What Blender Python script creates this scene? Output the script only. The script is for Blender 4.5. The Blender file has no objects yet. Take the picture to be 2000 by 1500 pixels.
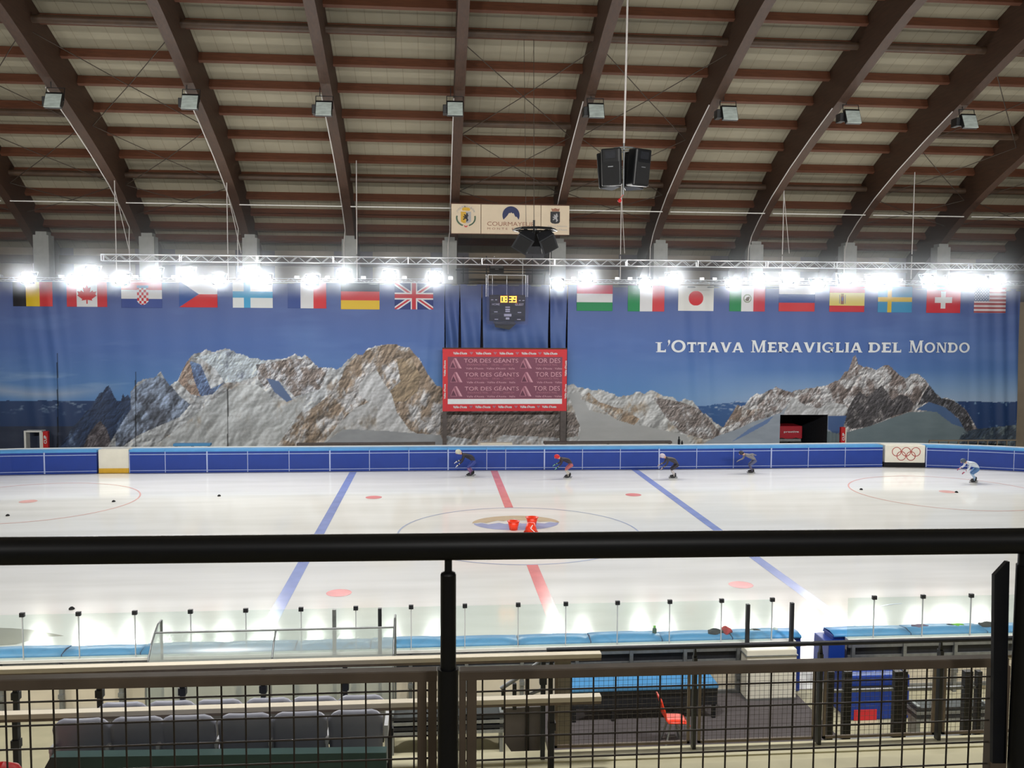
import bpy, math, random
import numpy as np
from mathutils import Vector, Matrix
random.seed(7)
rng = np.random.default_rng(7)
SC = bpy.context.scene
COL = SC.collection
PI = math.pi

# ---------------------------------------------------------------- camera, world, exposure, lights
F = 1750.0
CAM = Vector((0, 0, 7.7))
YAW, PITCH, ROLL = math.radians(-4.95), math.radians(-3.83), math.radians(0.315)
RM = (Matrix.Rotation(YAW, 3, 'Z') @ Matrix.Rotation(PI/2+PITCH, 3, 'X') @ Matrix.Rotation(ROLL, 3, 'Z'))
cd = bpy.data.cameras.new('camera'); cam = bpy.data.objects.new('camera', cd); COL.objects.link(cam)
cd.sensor_width = 36.0; cd.lens = F/2000*36.0; cd.clip_start = 0.05; cd.clip_end = 300
cam.matrix_world = Matrix.Translation(CAM) @ RM.to_4x4()
SC.camera = cam
w = bpy.data.worlds.new('world'); SC.world = w; w.use_nodes = True
w.node_tree.nodes['Background'].inputs[0].default_value = (0.35, 0.4, 0.5, 1)
w.node_tree.nodes['Background'].inputs[1].default_value = 0.02
SC.view_settings.view_transform = 'Standard'; SC.view_settings.look = 'None'
SC.view_settings.gamma = 1.0; SC.view_settings.use_curve_mapping = False
SC.view_settings.exposure = 0.0
SC.cycles.max_bounces = 8; SC.cycles.diffuse_bounces = 4; SC.cycles.transparent_max_bounces = 24
SC.cycles.sample_clamp_indirect = 6.0

def ray(px, py):
    return RM @ Vector(((px-1000)/F, (750-py)/F, -1))
def at_y(px, py, Y):
    r = ray(px, py); return CAM + r*(Y/r.y)
def at_z(px, py, Z):
    r = ray(px, py); return CAM + r*((Z-CAM.z)/r.z)
RT = np.array(RM.transposed())
def proj(X, Y, Z):
    P = np.stack([np.asarray(X, float)-CAM.x, np.asarray(Y, float)+0*np.asarray(X, float)-CAM.y, np.asarray(Z, float)-CAM.z], -1)
    c = P @ RT.T
    return 1000 + F*c[..., 0]/-c[..., 2], 750 - F*c[..., 1]/-c[..., 2]

LAMP_POWER = 1120.0
LAMPS_FAR = [(55,543),(148,547),(180,531),(240,546),(303,534),(367,533),(427,546),(490,533),(518,546),(610,547),(672,537),(761,538),(849,541),
             (1089,554),(1145,542),(1260,553),(1314,543),(1430,553),(1482,543),(1538,544),(1596,555),(1650,545),(1705,547),(1733,547),(1812,547),(1862,548),(1892,548),(1943,548)]
YL = 49.3
def spot(name, loc, target, power, size, blend=0.6, rad=0.35, col=(1, 0.985, 0.95)):
    ld = bpy.data.lights.new(name, 'SPOT'); ld.energy = power; ld.spot_size = math.radians(size); ld.spot_blend = blend
    ld.shadow_soft_size = rad; ld.color = col
    o = bpy.data.objects.new(name, ld); COL.objects.link(o); o.location = loc
    o.rotation_euler = (Vector(target)-Vector(loc)).to_track_quat('-Z', 'Y').to_euler()
    return o
for (px, py) in LAMPS_FAR:
    p = at_y(px, py, YL-0.75)
    spot('flood_or_fill_beam', (p.x, p.y, p.z-0.05), (p.x*0.9+0.3, 24.0, 0), LAMP_POWER, 158, 1.0)
# the matching bank of floodlights over the near stand, above the picture: throws over the ice
for i in range(9):
    x = -28 + i*8.0
    spot('flood_or_fill_beam', (x, 6.0, 15.5), (x*0.95+0.5, 46.0, 4.0), 7500, 80, 0.9)
for i in range(5):  # unseen row of spots added above the stand to brighten it
    x = -15 + i*8.0
    spot('flood_or_fill_beam', (x, 10.5, 15.0), (x, 15.5, 0.5), 4200, 95, 0.8, 0.6)
for x in (-5, 1, 7):  # unseen fill spots added behind the camera to lift the near railing
    spot('gallery_fill', (x, -3.5, 10.6), (x, 4.0, 6.6), 230, 120, 0.8, 0.3)

# ---------------------------------------------------------------- colours and materials
def lin(v):
    v = np.asarray(v, float)/255.0
    return np.where(v <= 0.04045, v/12.92, ((v+0.055)/1.055)**2.4)
def L3(c): return tuple(float(x) for x in lin(c))
def mat(name, rgb, rough=0.6, metal=0.0, var=0.08, scale=6.0, bump=0.0, spec=0.5, coat=0.0, emit=None, es=1.0, stretch=None, alpha=None, rgb2=None):
    m = bpy.data.materials.new(name); m.use_nodes = True
    nt = m.node_tree; b = nt.nodes['Principled BSDF']; c = L3(rgb)
    tc = nt.nodes.new('ShaderNodeTexCoord'); n = nt.nodes.new('ShaderNodeTexNoise'); n.inputs['Scale'].default_value = scale
    n.inputs['Detail'].default_value = 5
    mp = nt.nodes.new('ShaderNodeMapping'); nt.links.new(tc.outputs['Object'], mp.inputs['Vector']); nt.links.new(mp.outputs['Vector'], n.inputs['Vector'])
    if stretch: mp.inputs['Scale'].default_value = stretch
    r = nt.nodes.new('ShaderNodeValToRGB'); e = r.color_ramp.elements
    e[0].position = 0.3; e[1].position = 0.7
    e[0].color = tuple(x*(1-var) for x in c)+(1,); e[1].color = tuple(min(1, x*(1+var)) for x in c)+(1,)
    if rgb2: e[0].color = L3(rgb2)+(1,); e[1].color = c+(1,)
    nt.links.new(n.outputs['Fac'], r.inputs['Fac']); nt.links.new(r.outputs['Color'], b.inputs['Base Color'])
    b.inputs['Roughness'].default_value = rough; b.inputs['Metallic'].default_value = metal
    b.inputs['Specular IOR Level'].default_value = spec; b.inputs['Coat Weight'].default_value = coat
    if emit is not None:
        b.inputs['Emission Color'].default_value = L3(emit)+(1,); b.inputs['Emission Strength'].default_value = es
    if bump:
        bm = nt.nodes.new('ShaderNodeBump'); bm.inputs['Strength'].default_value = bump; bm.inputs['Distance'].default_value = 0.02
        nt.links.new(n.outputs['Fac'], bm.inputs['Height']); nt.links.new(bm.outputs['Normal'], b.inputs['Normal'])
    if alpha is not None: b.inputs['Alpha'].default_value = alpha
    return m
def paintmat(name, rough=0.7, spec=0.3, bump=0.15, scale=30):
    m = mat(name, (200, 200, 200), rough, spec=spec, var=0.03, scale=scale, bump=bump)
    nt = m.node_tree; b = nt.nodes['Principled BSDF']
    a = nt.nodes.new('ShaderNodeAttribute'); a.attribute_name = 'Col'
    mx = nt.nodes.new('ShaderNodeMix'); mx.data_type = 'RGBA'; mx.blend_type = 'MULTIPLY'; mx.inputs[0].default_value = 0.25
    ramp = [x for x in nt.nodes if x.type == 'VALTORGB'][0]
    nt.links.new(a.outputs['Color'], mx.inputs[6]); nt.links.new(ramp.outputs['Color'], mx.inputs[7]); nt.links.new(mx.outputs[2], b.inputs['Base Color'])
    return m
def glassmat(name, rgb=(235, 245, 240), trans=0.9, rough=0.05, milk=0.0):
    m = mat(name, rgb, rough, var=0.02, scale=3)
    nt = m.node_tree; b = nt.nodes['Principled BSDF']; b.inputs['Roughness'].default_value = rough
    t = nt.nodes.new('ShaderNodeBsdfTransparent'); t.inputs[0].default_value = L3(rgb)+(1,)
    mx = nt.nodes.new('ShaderNodeMixShader'); mx.inputs[0].default_value = trans
    out = [x for x in nt.nodes if x.type == 'OUTPUT_MATERIAL'][0]
    nt.links.new(b.outputs[0], mx.inputs[1]); nt.links.new(t.outputs[0], mx.inputs[2]); nt.links.new(mx.outputs[0], out.inputs[0])
    return m

M = {}
M['wood'] = mat('glulam_timber', (66, 43, 29), 0.65, var=0.22, scale=2.2, stretch=(6, 0.5, 5), bump=0.1)
M['purlin'] = mat('purlin_timber', (92, 52, 31), 0.65, var=0.2, scale=2.5, stretch=(0.6, 6, 6))
M['strut'] = mat('tube_strut', (72, 53, 38), 0.55, var=0.2, scale=3)
M['concrete'] = mat('column_concrete', (150, 152, 150), 0.85, var=0.1, scale=3, bump=0.1)
M['wallm'] = mat('back_wall_render', (96, 92, 100), 0.85, var=0.14, scale=1.2)
M['wallb'] = mat('beige_wall_panel', (140, 128, 112), 0.8, var=0.1, scale=1.2)
M['alu'] = mat('aluminium', (205, 208, 214), 0.3, 0.85, var=0.06, scale=5)
M['steel'] = mat('galvanised_steel', (135, 138, 140), 0.45, 0.6, var=0.15, scale=9)
M['black'] = mat('black_paint', (18, 19, 22), 0.45, var=0.2, scale=12)
M['blackmetal'] = mat('dark_steel', (34, 36, 42), 0.5, 0.2, var=0.2, scale=12)
M['rubber'] = mat('black_rubber', (22, 22, 24), 0.85, var=0.2, scale=20)
M['padblue'] = mat('blue_vinyl_pad', (24, 58, 146), 0.42, var=0.07, scale=1.6, spec=0.4)
M['padlight'] = mat('light_blue_vinyl', (84, 156, 214), 0.4, var=0.08, scale=1.6, spec=0.45)
M['piping'] = mat('white_piping', (168, 182, 224), 0.6, var=0.05)
M['boardwhite'] = mat('white_dasher_plastic', (232, 228, 214), 0.4, var=0.04, scale=2)
M['cream'] = mat('cream_board_back', (214, 204, 184), 0.55, var=0.07, scale=1.5)
M['yellow'] = mat('yellow_kick_plastic', (222, 172, 40), 0.4, var=0.06)
M['white'] = mat('white_paint', (232, 232, 228), 0.5, var=0.04)
M['letter'] = mat('white_print', (228, 232, 236), 0.7, var=0.03)
M['red'] = mat('red_vinyl', (196, 26, 30), 0.45, var=0.07)
M['redplastic'] = mat('orange_red_plastic', (240, 58, 24), 0.4, var=0.05)
M['seat'] = mat('grey_seat_plastic', (150, 152, 166), 0.45, var=0.06, scale=4)
M['seatarm'] = mat('pale_seat_arm', (196, 198, 202), 0.45, var=0.04)
M['teal'] = mat('teal_floor_paint', (58, 84, 82), 0.6, var=0.1, scale=4)
M['framebrown'] = mat('panel_frame_paint', (112, 98, 84), 0.5, 0.0, var=0.16, scale=10, bump=0.05)
M['wire'] = mat('mesh_wire', (70, 62, 54), 0.5, 0.2, var=0.2, scale=20)
M['floor'] = mat('pale_concrete_floor', (176, 170, 142), 0.75, var=0.1, scale=2.0, bump=0.05)
M['mat'] = mat('rubber_platform', (84, 78, 80), 0.8, var=0.18, scale=2.5, stretch=(0.5, 6, 1))
M['glass'] = glassmat('clear_shield', (244, 249, 247), 0.95)
M['acrylic'] = glassmat('frosted_acrylic', (205, 212, 208), 0.62, 0.2)
M['plasticwrap'] = glassmat('clear_tarpaulin', (236, 238, 248), 0.97, 0.15)
M['cable'] = mat('white_cable', (205, 200, 198), 0.6, var=0.05)
M['darkcable'] = mat('steel_cable', (70, 60, 52), 0.6, 0.3, var=0.1)

# ---------------------------------------------------------------- mesh builder
WL = {}
class MB:
    def __init__(s): s.v = []; s.f = []; s.mi = []; s.cur = 0; s.sm = []; s.smooth = False
    def add(s, vs, fs):
        n = len(s.v); s.v += [tuple(v) for v in vs]
        for f in fs: s.f.append(tuple(i+n for i in f)); s.mi.append(s.cur); s.sm.append(s.smooth)
        return s
    def box(s, cx, cy, cz, sx, sy, sz, rot=None):
        vs = []
        for dx in (-.5, .5):
            for dy in (-.5, .5):
                for dz in (-.5, .5):
                    q = Vector((dx*sx, dy*sy, dz*sz))
                    if rot is not None: q = rot @ q
                    vs.append((cx+q.x, cy+q.y, cz+q.z))
        return s.add(vs, [(0,1,3,2),(4,6,7,5),(0,4,5,1),(2,3,7,6),(0,2,6,4),(1,5,7,3)])
    def b2(s, x0, x1, y0, y1, z0, z1): return s.box((x0+x1)/2, (y0+y1)/2, (z0+z1)/2, abs(x1-x0), abs(y1-y0), abs(z1-z0))
    def bar(s, p, q, w, h):
        p = Vector(p); q = Vector(q); d = (q-p); L = d.length; d.normalize()
        up = Vector((0, 0, 1)) if abs(d.z) < 0.95 else Vector((0, 1, 0))
        sd = d.cross(up).normalized(); u = sd.cross(d)
        R = Matrix((sd, d, u)).transposed(); c = (p+q)/2
        return s.box(c.x, c.y, c.z, w, L, h, R)
    def tube(s, p, q, r, n=8, r2=None, caps=True):
        p = Vector(p); q = Vector(q); d = (q-p).normalized(); r2 = r if r2 is None else r2
        up = Vector((0, 0, 1)) if abs(d.z) < 0.95 else Vector((1, 0, 0))
        a = d.cross(up).normalized(); b = a.cross(d); vs = []
        for (c, rr) in ((p, r), (q, r2)):
            for k in range(n):
                t = 2*PI*k/n; vs.append(c + a*math.cos(t)*rr + b*math.sin(t)*rr)
        sm = s.smooth; s.smooth = True
        s.add(vs, [(k, (k+1) % n, n+(k+1) % n, n+k) for k in range(n)]); s.smooth = False
        if caps: s.add(vs, [tuple(range(n)), tuple(range(2*n-1, n-1, -1))])
        s.smooth = sm
        return s
    def path(s, pts, r, n=6):
        for a, b in zip(pts[:-1], pts[1:]): s.tube(a, b, r, n)
        return s
    def prism(s, poly, a, b, axis='y'):
        n = len(poly)
        def P(u, v, t): return (u, t, v) if axis == 'y' else ((t, u, v) if axis == 'x' else (u, v, t))
        vs = [P(u, v, a) for u, v in poly] + [P(u, v, b) for u, v in poly]
        return s.add(vs, [tuple(range(n)), tuple(range(2*n-1, n-1, -1))] + [(k, n+k, n+(k+1) % n, (k+1) % n) for k in range(n)])
    def lathe(s, prof, c, n=16):
        vs = []
        for (r, z) in prof:
            for k in range(n): t = 2*PI*k/n; vs.append((c[0]+r*math.cos(t), c[1]+r*math.sin(t), c[2]+z))
        sm = s.smooth; s.smooth = True
        s.add(vs, [(i*n+k, i*n+(k+1) % n, (i+1)*n+(k+1) % n, (i+1)*n+k) for i in range(len(prof)-1) for k in range(n)])
        s.smooth = sm; return s
    def ball(s, c, rx, ry, rz, n=12, rot=None):
        m = n//2+1; vs = []
        for i in range(m):
            a = PI*i/(m-1)
            for k in range(n):
                t = 2*PI*k/n; q = Vector((rx*math.sin(a)*math.cos(t), ry*math.sin(a)*math.sin(t), rz*math.cos(a)))
                if rot is not None: q = rot @ q
                vs.append(Vector(c)+q)
        sm = s.smooth; s.smooth = True
        s.add(vs, [(i*n+k, (i+1)*n+k, (i+1)*n+(k+1) % n, i*n+(k+1) % n) for i in range(m-1) for k in range(n)])
        s.smooth = sm; return s
    def build(s, name, mats, parent=None, bevel=0, solid=0):
        if not isinstance(mats, (list, tuple)): mats = [mats]
        A = np.array(s.v, float)
        if parent is None: o0 = np.array([(A[:, 0].min()+A[:, 0].max())/2, (A[:, 1].min()+A[:, 1].max())/2, A[:, 2].min()])
        else: o0 = np.array(WL[parent])
        A = A-o0
        me = bpy.data.meshes.new(name); me.from_pydata([tuple(x) for x in A], [], s.f)
        for m in mats: me.materials.append(m)
        me.polygons.foreach_set('material_index', s.mi); me.polygons.foreach_set('use_smooth', s.sm); me.update()
        return link(name, me, parent, o0, bevel, solid)
def link(name, me, parent, o0, bevel=0, solid=0):
    o = bpy.data.objects.new(name, me); COL.objects.link(o)
    if parent is None: o.location = tuple(o0)
    else: o.parent = parent
    WL[o] = tuple(o0)
    if solid: md = o.modifiers.new('s', 'SOLIDIFY'); md.thickness = solid
    if bevel: md = o.modifiers.new('b', 'BEVEL'); md.width = bevel; md.segments = 2; md.limit_method = 'ANGLE'
    return o
def tag(o, label, cat, group=None, kind=None):
    o['label'] = label; o['category'] = cat
    if group: o['group'] = group
    if kind: o['kind'] = kind
    return o
def thing(name, loc, label, cat, group=None):
    o = bpy.data.objects.new(name, None); COL.objects.link(o); o.location = tuple(loc); WL[o] = tuple(loc); o.empty_display_size = 0.2
    return tag(o, label, cat, group)
def struct(o, label, cat): return tag(o, label, cat, None, 'structure')
def copy_tree(o, loc, label=None):
    c = o.copy(); COL.objects.link(c); c.location = tuple(loc); WL[c] = tuple(loc)
    if label: c['label'] = label
    for ch in list(o.children):
        d = ch.copy(); COL.objects.link(d); d.parent = c; WL[d] = tuple(loc)
        for g in list(ch.children):
            e = g.copy(); COL.objects.link(e); e.parent = d; WL[e] = tuple(loc)
    return c
ORD = ['first','second','third','fourth','fifth','sixth','seventh','eighth','ninth','tenth','eleventh','twelfth','thirteenth','fourteenth','fifteenth','sixteenth','seventeenth','eighteenth','nineteenth','twentieth',
       'twenty-first','twenty-second','twenty-third','twenty-fourth','twenty-fifth','twenty-sixth','twenty-seventh','twenty-eighth','twenty-ninth','thirtieth','thirty-first','thirty-second','thirty-third','thirty-fourth']

def text(s, x0, x1, z0, z1, y, m, parent, name='lettering', bold=0.0, vertical=0, depth=0.01, keep=False):
    """text fitted in a rectangle of a plane that faces the camera side (-Y)"""
    cu = bpy.data.curves.new('t', 'FONT'); cu.body = s; cu.offset = bold; cu.extrude = 0; cu.resolution_u = 3
    o = bpy.data.objects.new('t', cu); COL.objects.link(o); bpy.context.view_layer.update()
    me = bpy.data.meshes.new_from_object(o.evaluated_get(bpy.context.evaluated_depsgraph_get()))
    bpy.data.objects.remove(o)
    n = len(me.vertices); A = np.zeros(n*3); me.vertices.foreach_get('co', A); A = A.reshape(-1, 3)[:, :2]
    A = (A-A.min(0))/(A.max(0)-A.min(0))
    if vertical: A = np.stack([1-A[:, 1], A[:, 0]], 1) if vertical > 0 else np.stack([A[:, 1], 1-A[:, 0]], 1)
    W = np.zeros((n, 3)); W[:, 0] = x0+A[:, 0]*(x1-x0); W[:, 2] = z0+A[:, 1]*(z1-z0); W[:, 1] = y
    W -= np.array(WL[parent])
    me.vertices.foreach_set('co', W.reshape(-1)); me.materials.clear(); me.materials.append(m); me.update()
    return link(name, me, parent, WL[parent], 0, depth)

# ---------------------------------------------------------------- numpy painting of printed cloth
def vnoise(x, y, seed):
    xi = np.floor(x).astype(np.int64); yi = np.floor(y).astype(np.int64); fx = x-xi; fy = y-yi
    fx = fx*fx*(3-2*fx); fy = fy*fy*(3-2*fy)
    def h(a, b):
        n = (a*374761393 + b*668265263 + seed*1442695041) & 0xffffffff
        n = ((n ^ (n >> 13))*1274126177) & 0xffffffff
        return ((n ^ (n >> 16)) & 0xffff)/65535.0
    return (h(xi, yi)*(1-fx)+h(xi+1, yi)*fx)*(1-fy) + (h(xi, yi+1)*(1-fx)+h(xi+1, yi+1)*fx)*fy
def fbm(x, y, oc=5, seed=1, ridged=False):
    t = 0; a = 0.5; s = 0
    for i in range(oc):
        n = vnoise(x*2**i, y*2**i, seed+i*17)
        if ridged: n = 1-abs(2*n-1)
        t = t+a*n; s += a; a *= 0.55
    return t/s
def inpoly(X, Y, poly):
    r = np.zeros(X.shape, bool); n = len(poly)
    for i in range(n):
        x1, y1 = poly[i]; x2, y2 = poly[(i+1) % n]
        if y1 == y2: continue
        c = ((y1 > Y) != (y2 > Y)) & (X < (x2-x1)*(Y-y1)/(y2-y1)+x1); r ^= c
    return r
def painted(name, x0, x1, z0, z1, Y, nx, nz, colf, disp, m, parent=None, hole=None):
    """grid of cloth between (x0,z0) and (x1,z1); colf(X,Z,U,V)->display rgb; disp(X,Z)->dy"""
    xs = np.linspace(x0, x1, nx); zs = np.linspace(z0, z1, nz); X, Z = np.meshgrid(xs, zs)
    U = (X-x0)/(x1-x0); V = (Z-z0)/(z1-z0)
    C = np.clip(lin(colf(X, Z, U, V)), 0, 1)
    Yv = Y + (disp(X, Z) if disp else 0*X)
    o0 = np.array([(x0+x1)/2, Y, z0]) if parent is None else np.array(WL[parent])
    co = np.stack([X, Yv, Z], -1).reshape(-1, 3)-o0
    idx = np.arange(nx*nz).reshape(nz, nx)
    q = np.stack([idx[:-1, :-1], idx[:-1, 1:], idx[1:, 1:], idx[1:, :-1]], -1).reshape(-1, 4)
    if hole is not None:
        cx = ((X[:-1, :-1]+X[1:, 1:])/2).reshape(-1); cz = ((Z[:-1, :-1]+Z[1:, 1:])/2).reshape(-1); q = q[~hole(cx, cz)]
    me = bpy.data.meshes.new(name); me.vertices.add(len(co)); me.vertices.foreach_set('co', co.reshape(-1).astype(np.float32))
    me.loops.add(len(q)*4); me.loops.foreach_set('vertex_index', q.reshape(-1).astype(np.int32))
    me.polygons.add(len(q)); me.polygons.foreach_set('loop_start', np.arange(0, len(q)*4, 4, dtype=np.int32))
    me.polygons.foreach_set('loop_total', np.full(len(q), 4, dtype=np.int32)); me.update(calc_edges=True)
    me.polygons.foreach_set('use_smooth', np.ones(len(q), bool))
    ca = me.color_attributes.new('Col', 'FLOAT_COLOR', 'POINT')
    rgba = np.concatenate([C, np.ones(C.shape[:2]+(1,))], -1).reshape(-1).astype(np.float32)
    ca.data.foreach_set('color', rgba); me.materials.append(m)
    return link(name, me, parent, o0)
M['print'] = paintmat('printed_cloth', 0.55, 0.35)
M['board'] = paintmat('printed_board', 0.5, 0.3, 0.0)
# ================================================================ THE HALL
# --- ice and floors
def roundrect(x0, x1, y0, y1, r, n=10):
    P = []
    for (cx, cy, a0) in ((x1-r, y1-r, 0), (x0+r, y1-r, 90), (x0+r, y0+r, 180), (x1-r, y0+r, 270)):
        for k in range(n+1): t = math.radians(a0+90*k/n); P.append((cx+r*math.cos(t), cy+r*math.sin(t)))
    return P
YF = at_z(1240, 917.5, 0).y            # foot of the far boards
YN = 17.9                             # foot of the near boards, ice side
XR = at_z(965, 920, 0).x               # the red line
YC = 32.6
mi = bpy.data.materials.new('resurfaced_ice'); mi.use_nodes = True
nt = mi.node_tree; b = nt.nodes['Principled BSDF']
tc = nt.nodes.new('ShaderNodeTexCoord'); mp = nt.nodes.new('ShaderNodeMapping'); mp.inputs['Scale'].default_value = (0.12, 0.9, 1); mp.inputs['Rotation'].default_value = (0, 0, 0.12)
n1 = nt.nodes.new('ShaderNodeTexNoise'); n1.inputs['Scale'].default_value = 1.2; n1.inputs['Detail'].default_value = 7
rp = nt.nodes.new('ShaderNodeValToRGB'); rp.color_ramp.elements[0].color = (0.72, 0.72, 0.69, 1); rp.color_ramp.elements[1].color = (0.80, 0.80, 0.775, 1)
rp.color_ramp.elements[0].position = 0.35; rp.color_ramp.elements[1].position = 0.62
nt.links.new(tc.outputs['Object'], mp.inputs[0]); nt.links.new(mp.outputs[0], n1.inputs[0]); nt.links.new(n1.outputs['Fac'], rp.inputs[0]); nt.links.new(rp.outputs[0], b.inputs['Base Color'])
r2 = nt.nodes.new('ShaderNodeMapRange'); r2.inputs[3].default_value = 0.08; r2.inputs[4].default_value = 0.12
nt.links.new(n1.outputs['Fac'], r2.inputs[0]); nt.links.new(r2.outputs[0], b.inputs['Roughness'])
b.inputs['IOR'].default_value = 1.31
M['ice'] = mi
def icepaint(name, rgb): 
    m = mat(name, rgb, 0.18, var=0.1, scale=1.5); m.node_tree.nodes['Principled BSDF'].inputs['IOR'].default_value = 1.31; return m
M['iblue'] = icepaint('blue_ice_paint', (132, 146, 200)); M['ired'] = icepaint('red_ice_paint', (218, 132, 130))
M['ithin'] = icepaint('faded_blue_ice_paint', (170, 180, 206)); M['ithinred'] = icepaint('faded_red_ice_paint', (224, 176, 166))
M['itan'] = icepaint('tan_ice_paint', (196, 180, 150)); M['imblue'] = icepaint('logo_blue_ice_paint', (158, 168, 204)); M['iwhite'] = icepaint('logo_white_ice_paint', (226, 226, 220))

mb = MB(); mb.add([(x, y, 0) for x, y in [(-75, -3), (75, -3), (75, 55), (-75, 55)]], [(0, 1, 2, 3)])
fl = struct(mb.build('floor', M['floor']), 'pale concrete hall floor around and under the ice rink', 'floor')
# far kerb outline of the ice follows the boards
FARB = [(-330, 955), (-180, 941), (-80, 933), (0, 928.5), (190, 925.5), (250, 925), (600, 922), (850, 919.5), (1240, 917.5), (1500, 915), (1720, 912.5), (1810, 913.5), (1870, 915.5), (1930, 918), (2000, 921.5), (2090, 928), (2200, 939), (2330, 956)]
FP = [at_z(a, c, 0) for a, c in FARB]
FX = [p.x for p in FP]; FY = [p.y for p in FP]
def fy(x): return float(np.interp(x, FX, FY))
xl, xr = FX[0], FX[-1]
pts = [(x, YN, 0.012) for x in (xl+0.5, xr-0.5)] + [(xr+3, 24, 0.012), (xr+3, 34, 0.012)] + [(p.x, p.y+0.05, 0.012) for p in reversed(FP)] + [(xl-3, 34, 0.012), (xl-3, 24, 0.012)]
mb = MB(); mb.add(pts, [tuple(range(len(pts)))])
ice = struct(mb.build('floor_ice', M['ice']), 'white ice sheet of the rink with painted hockey lines', 'ice')
ZI = 0.0165
def strip(pts2, wdt, name, m, z=ZI, closed=False):
    mb = MB(); P = [Vector(p) for p in pts2]; vs = []; n = len(P)
    for i in range(n):
        a = P[i-1] if (i > 0 or closed) else P[i]; c = P[(i+1) % n] if (i < n-1 or closed) else P[i]
        t = (c-a).normalized(); q = Vector((-t.y, t.x))*wdt/2; vs += [(P[i].x+q.x, P[i].y+q.y, z), (P[i].x-q.x, P[i].y-q.y, z)]
    mb.add(vs, [(2*i, 2*i+1, (2*i+3) % (2*n), (2*i+2) % (2*n)) for i in range(n if closed else n-1)])
    return mb.build(name, m, ice)
def disc(cx, cy, r, name, m, z=ZI, n=36):
    mb = MB(); mb.add([(cx+r*math.cos(2*PI*k/n), cy+r*math.sin(2*PI*k/n), z) for k in range(n)], [tuple(range(n))]); return mb.build(name, m, ice)
def ring(cx, cy, r, wdt, name, m, a0=0, a1=360, n=72):
    P = [(cx+r*math.cos(math.radians(a0+(a1-a0)*k/n)), cy+r*math.sin(math.radians(a0+(a1-a0)*k/n))) for k in range(n+(0 if a1-a0 == 360 else 1))]
    return strip(P, wdt, name, m, ZI+0.001, closed=(a1-a0 == 360))
XB = at_z(690, 922, 0).x, at_z(1240, 918, 0).x
for x in XB: strip([(x, YN+1.6), (x, YF)], 0.36, 'blue_line', M['iblue'])
YC = (at_z(990, 993, 0).y + at_z(1040, 1103, 0).y)/2; RC = 4.45
strip([(XR, YC+RC), (XR, YF)], 0.36, 'centre_line', M['ired']); strip([(XR, YN+1.2), (XR, YC-RC)], 0.36, 'centre_line', M['ired'])
ring(XR, YC, RC, 0.07, 'centre_circle', M['ithin'])
for (a, c) in ((730, 972), (1237, 967), (662, 1159), (1447, 1143)): p = at_z(a, c, 0); disc(p.x, p.y, 0.36, 'face_off_spot', M['ired'])
p = at_z(55, 980, 0); disc(p.x, p.y, 0.36, 'face_off_spot', M['ithinred']); ring(p.x, p.y, at_z(277, 970, 0).x-p.x, 0.07, 'face_off_circle', M['ithinred'])
p = at_z(1850, 961, 0); disc(p.x, p.y, 0.36, 'face_off_spot', M['ithinred']); ring(p.x, p.y, p.x-at_z(1646, 951, 0).x, 0.07, 'face_off_circle', M['ithinred'])
p = at_z(1820, 1215, 0); ring(p.x, p.y, 1.5, 0.05, 'goal_crease', M['ithin'], 90, 250)
# the logo in the centre circle: tan sky over blue mountains
la_, lb_ = at_z(1008, 1008, 0), at_z(1008, 1037, 0); lc = Vector(((la_.x+lb_.x)/2, (la_.y+lb_.y)/2)); ky = (la_.y-lb_.y)/2
rx = (at_z(1095, 1028, 0).x-at_z(921, 1028, 0).x)/2
mb = MB(); N = 40
ky = ky/rx
top = [(lc.x+rx*math.cos(t), lc.y+rx*ky*math.sin(t)) for t in [PI*k/N for k in range(N+1)]]
low = [(lc.x-rx*0.95+1.9*rx*k/14, lc.y+rx*ky*(0.05+0.10*math.sin(k*2.1)+0.42*max(0, 1-abs(k-7)/6.0))) for k in range(15)]
mb.add([(x, y, ZI+0.0) for x, y in top+low], [tuple(range(len(top+low)))]); mb.build('centre_logo', M['itan'], ice)
mb = MB(); lowb = [(lc.x+rx*0.97*math.cos(t), lc.y+rx*ky*0.95*math.sin(t)) for t in [PI+PI*k/N for k in range(N+1)]]
bt = [(lc.x+rx*0.9-1.8*rx*k/14, lc.y+rx*ky*(-0.05+0.10*math.sin(k*2.0))) for k in range(15)]
mb.add([(x, y, ZI) for x, y in lowb+bt], [tuple(range(len(lowb+bt)))]); mb.build('centre_logo', M['imblue'], ice)
M['wet'] = mat('wet_ice_patch', (168, 166, 156), 0.08, var=0.1, scale=0.8)
mb = MB(); pp = [at_z(a, c, 0) for a, c in [(-60, 1226), (20, 1228), (60, 1231), (100, 1238), (125, 1243), (95, 1245), (60, 1252), (30, 1260), (-60, 1266)]]
mb.add([(p.x, p.y, ZI) for p in pp], [tuple(range(len(pp)))]); mb.build('wet_patch', M['wet'], ice)

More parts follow.
